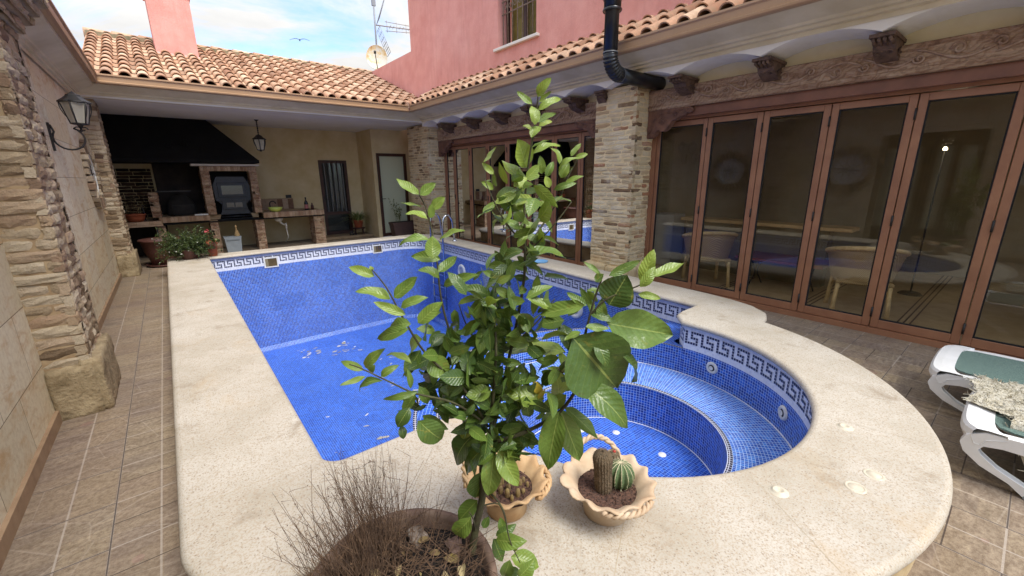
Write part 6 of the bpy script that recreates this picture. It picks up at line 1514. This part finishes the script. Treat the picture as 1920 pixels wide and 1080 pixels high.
# ------------------------------------------------------------------ loungers
def lounger(x0, x1, ye, label, first=None):
    t = thing('sun_lounger', label, 'sun lounger', (x0, ye, 0), 'white resin sun loungers'); zt = .30; L = 1.9
    def rail(x, w, sgn):
        m = MB(); P = []
        # side rail: runs along the seat, curls round at the foot end and sweeps down and back to the floor
        outer = [(-L, zt), (-1.2, zt), (-.6, zt), (-.25, zt-.0), (-.08, zt-.012), (-.015, zt-.05), (.0, zt-.10), (-.02, zt-.145), (-.09, zt-.20), (-.2, .055), (-.27, .0)]
        inner = [(-L, zt-.075), (-1.2, zt-.078), (-.6, zt-.076), (-.30, zt-.07), (-.15, zt-.072), (-.085, zt-.088), (-.07, zt-.115), (-.085, zt-.14), (-.15, zt-.19), (-.27, .055), (-.335, .0)]
        n = len(outer)
        for k in range(n-1):
            a, b, c, d = outer[k], outer[k+1], inner[k+1], inner[k]
            for (xa, xb) in ((x-w/2, x+w/2),):
                V = [(xa, ye+a[0], a[1]), (xa, ye+b[0], b[1]), (xa, ye+c[0], c[1]), (xa, ye+d[0], d[1]), (xb, ye+a[0], a[1]), (xb, ye+b[0], b[1]), (xb, ye+c[0], c[1]), (xb, ye+d[0], d[1])]
                m.add(V, [[0, 1, 2, 3], [7, 6, 5, 4]], .5); m.add(V, [[0, 4, 5, 1], [3, 2, 6, 7]], .5, sm=True)
        a, d = outer[-1], inner[-1]; V = [(x-w/2, ye+a[0], 0.002), (x+w/2, ye+a[0], 0.002), (x+w/2, ye+d[0], 0.002), (x-w/2, ye+d[0], 0.002)]; m.add(V, [[0, 1, 2, 3]], .5)
        o = m.build('side_rail', WHITE_PL, t)
        bv = o.modifiers.new('bevel', 'BEVEL'); bv.width = .012; bv.segments = 3; bv.limit_method = 'ANGLE'
        f = MB(); f.box((x-w/2-.004, ye-.35, 0), (x+w/2+.004, ye-.255, .022), bev=.005); f.build('rubber_foot', PLASTIC_G, o)
    rail(x0+.03, .055, -1); rail(x1-.03, .055, 1)
    m = MB(); prof = [(-.012, -.085), (.004, -.05), (.002, -.016), (-.010, .001), (-.05, .0055), (-.115, .005), (-.12, -.02), (-.05, -.05), (-.035, -.085)]
    k = 16
    for q in range(k):
        a, b = lerp(x0+.0, x1-.0, q/k), lerp(x0, x1, (q+1)/k)
        def bow(x): s = (x-(x0+x1)/2)/((x1-x0)/2); return -.045*s**8-.012*s*s
        for (p, r) in zip(prof, prof[1:]+prof[:1]):
            m.add([(a, ye+p[0]+bow(a)+.02, zt+p[1]), (b, ye+p[0]+bow(b)+.02, zt+p[1]), (b, ye+r[0]+bow(b)+.02, zt+r[1]), (a, ye+r[0]+bow(a)+.02, zt+r[1])], [[0, 1, 2, 3]], .5, sm=True)
    m.build('end_rail', WHITE_PL, t)
    m = MB(); P = [(x0+.075, ye-.17), (x0+.10, ye-.12), (x0+.16, ye-.095), (x1-.16, ye-.095), (x1-.10, ye-.12), (x1-.075, ye-.17), (x1-.07, ye-L), (x0+.07, ye-L)]
    P = resample(P, .08); m.prism(P, lambda u, v, t: (u, v, t), zt-.004, zt+.004); m.build('mesh_seat', MESHF, t)
    m = MB(); m.tube([(x0+.05, ye-.55, zt-.12), (x1-.05, ye-.55, zt-.12)], .02, 8); m.build('crossbar', PLASTIC_G, t)
    for xx in (x0+.05, x1-.05):
        m = MB(); m.tube([(xx, ye-1.45, zt-.03), (xx, ye-1.6, .02)], .025, 8); m.build('leg', WHITE_PL, t)
lounger(3.88, 4.58, .245, 'white resin sun lounger with bare green mesh seat next to the glass doors')
lounger(3.10, 3.78, .02, 'white resin sun lounger with a shaggy cream rug thrown over its green seat')
m = MB(); rr = random.Random(71); nx, ny = 34, 40
vs = []
for j in range(ny+1):
    for i in range(nx+1):
        u, v = i/nx, j/ny; x = lerp(3.12, 3.90, u)
        y0 = lerp(-.13, .035, min(1, max(0, (x-3.30)/.14)))+.02*math.sin(u*19); y = y0-v*1.1; z = .332+.016*math.sin(u*11+v*7)
        if x < 3.24: k = (3.24-x)/.12; z -= .21*k; x = 3.24-.055*k; y -= .10*k
        vs.append((x+rr.uniform(-.005, .005), y+rr.uniform(-.008, .008), z+rr.uniform(-.010, .012)))
fs = [[j*(nx+1)+i, j*(nx+1)+i+1, (j+1)*(nx+1)+i+1, (j+1)*(nx+1)+i] for j in range(ny) for i in range(nx)]
m.add(vs, fs, .5, sm=True)
for _ in range(5200):
    i = rr.randrange(len(vs)); p = Vector(vs[i]); d = (rdir(rr, .35)+Vector((-.2, .2, 0)))*rr.uniform(.012, .03); s = rdir(rr)*.003
    p = p+Vector((rr.uniform(-.012, .012), rr.uniform(-.012, .012), .002)); m.add([p-s, p+s, p+d+s*.6, p+d-s*.4], [[0, 1, 2, 3]])
tag(m.build('shaggy_rug', SHAG, fix=False), 'shaggy cream rug draped over the lounger nearest the pool edge', 'rug')

# ------------------------------------------------------------------ furniture behind the glass
def wicker_chair(c, rot, label):
    t = thing('wicker_chair', label, 'chair', (c[0], c[1], .013), 'wicker armchairs behind the glass'); M = Matrix.Translation((c[0], c[1], .013)) @ Matrix.Rotation(rot, 4, 'Z')
    X = lambda x, y, z: M @ Vector((x, y, z))
    for sx, sy in ((1, 1), (1, -1), (-1, 1), (-1, -1)):
        m = MB(); m.tube([X(sx*.27, sy*.25, 0), X(sx*.25, sy*.24, .2), X(sx*.24, sy*.23, .40)], [.026, .022, .02], 8, var=.5)
        m.tube([X(sx*.25, sy*.24, .24), X(sx*.2, sy*.21, .34), X(sx*.1, sy*.22, .38)], .012, 6, var=.5); m.build('leg', WICKER_F, t)
    m = MB(); m.box((-.27, -.26, .37), (.27, .26, .42), 0, .5, M, .015); m.build('seat', WICKER, t)
    # wrap-round back and arms (open toward +x)
    K = 22; A = [lerp(.62, 2*PI-.62, i/K) for i in range(K+1)]
    def top(a): return .62+.17*(.5-.5*math.cos(a))**1.0*1.0
    m = MB(); vs = []
    for a in A:
        for q in range(4):
            f = q/3; r = .285+.07*f; vs.append(X(r*math.cos(a)*1.0, r*math.sin(a), lerp(.41, top(a), f)))
    m.add(vs, [[i*4+q, i*4+q+1, (i+1)*4+q+1, (i+1)*4+q] for i in range(K) for q in range(3)], .5, sm=True); m.build('backrest', WICKER, t, fix=False)
    m = MB(); P = [X(.355*math.cos(a), .355*math.sin(a), top(a)+.008) for a in A]; P = [X(.36, .20, .56)]+P+[X(.36, -.20, .56)]
    m.tube(P, .026, 8, var=.5); m.build('arm_rail', WICKER_F, t)
wicker_chair((6.16, 2.98), .75, 'woven rattan armchair behind the glass by the brick pillar, left of the table')
wicker_chair((6.14, 1.14), .35, 'woven rattan armchair behind the glass, right of the iron legged table')
t = thing('low_table', 'low table with dark red top and curled iron legs behind the glass', 'table', (6.5, 2.05, .013)); m = MB(); m.box((6.25, 1.55, .43), (6.85, 2.62, .47), bev=.008); m.build('table_top', simple('reddish_tile_top', rgb(132, 74, 58), .35, c2=rgb(108, 58, 46), nscale=6), t)
for y in (1.75, 2.42):
    for s in (-1, 1):
        m = MB(); m.tube([(6.55+s*u, y, v) for u, v in ((.25, .013), (.16, .10), (.06, .18), (.05, .26), (.12, .34), (.2, .42))], .010, 6)
        m.tube([(6.55+s*(.10+.05*(1-q/18)*math.cos(q*.6)), y, .33+.05*(1-q/18)*math.sin(q*.6)) for q in range(14)], .007, 5); m.build('iron_leg', IRON, t)
t = thing('bar_counter', 'bar counter with a pale wooden top at the back of the glazed room', 'counter', (7.2, 2.6, .013)); m = MB(); m.box((6.98, 1.48, .835), (7.35, 3.92, .885), bev=.006); m.build('counter_top', LIGHTWOOD, t)
m = MB(); m.box((7.08, 1.75, .013), (7.3, 3.85, .834)); m.build('counter_front', simple('dim_counter', rgb(120, 108, 78), .9), t)
m = MB(); m.box((6.85, 3.98, .013), (7.25, 4.42, .93), bev=.01); m.box((6.843, 4.0, .05), (6.849, 4.40, .90)); tag(m.build('small_fridge', GREYBOX), 'grey waist high fridge behind the glass at the end of the bar', 'fridge')
def armchair(c, label):
    t = thing('covered_armchair', label, 'armchair', (*c, .013), 'blue covered armchairs behind the glass'); x, y = c; P = []
    m = MB(); m.box((x-.30, y-.33, .013), (x+.30, y+.33, .42), bev=.04); m.build('seat', BLUEF, t)
    m = MB(); prof = [(-.33, .02), (-.35, .55), (-.33, .74), (-.24, .85), (-.1, .90), (.1, .90), (.24, .85), (.33, .74), (.35, .55), (.33, .02)]
    m.prism([(y+u, v) for u, v in prof], lambda u, v, tt: (tt, u, v), x-.34, x-.21); o = m.build('backrest', BLUEF, t)
    for s in (-1, 1): m = MB(); m.box((x-.2, y+s*.33-.055, .02), (x+.30, y+s*.33+.055, .58), bev=.03); m.build('armrest', BLUEF, t)
armchair((6.25, 5.66), 'blue fabric covered armchair seen through the glass next to the brick pillar')
armchair((6.35, 6.60), 'blue fabric covered armchair further from the brick pillar behind the glass')
for (x, y, z, lb) in ((7.6, .86, 1.88, 'small lit lamp bulb glowing behind the right hand glass doors'), (7.0, 7.6, 1.90, 'small lit lamp bulb glowing behind the far glass doors')):
    t = thing('interior_lamp', lb, 'lamp', (x, y, z)); m = MB(); m.lathe([(0, -.02), (.016, -.014), (.02, 0), (.014, .016), (.008, .024)], (x, y, z), 12); m.build('bulb', BULB, t)
    m = MB(); m.tube([(x, y, z-.02), (x, y, .03)], .010, 6); m.lathe([(.011, -.03), (.022, -.025), (.018, -.012)], (x, y, z), 12); m.build('lamp_pole', IRON, t); m = MB(); m.lathe([(0, .03), (.10, .028), (.13, .0)], (x, y, .014), 18); m.build('lamp_foot', IRON, t)
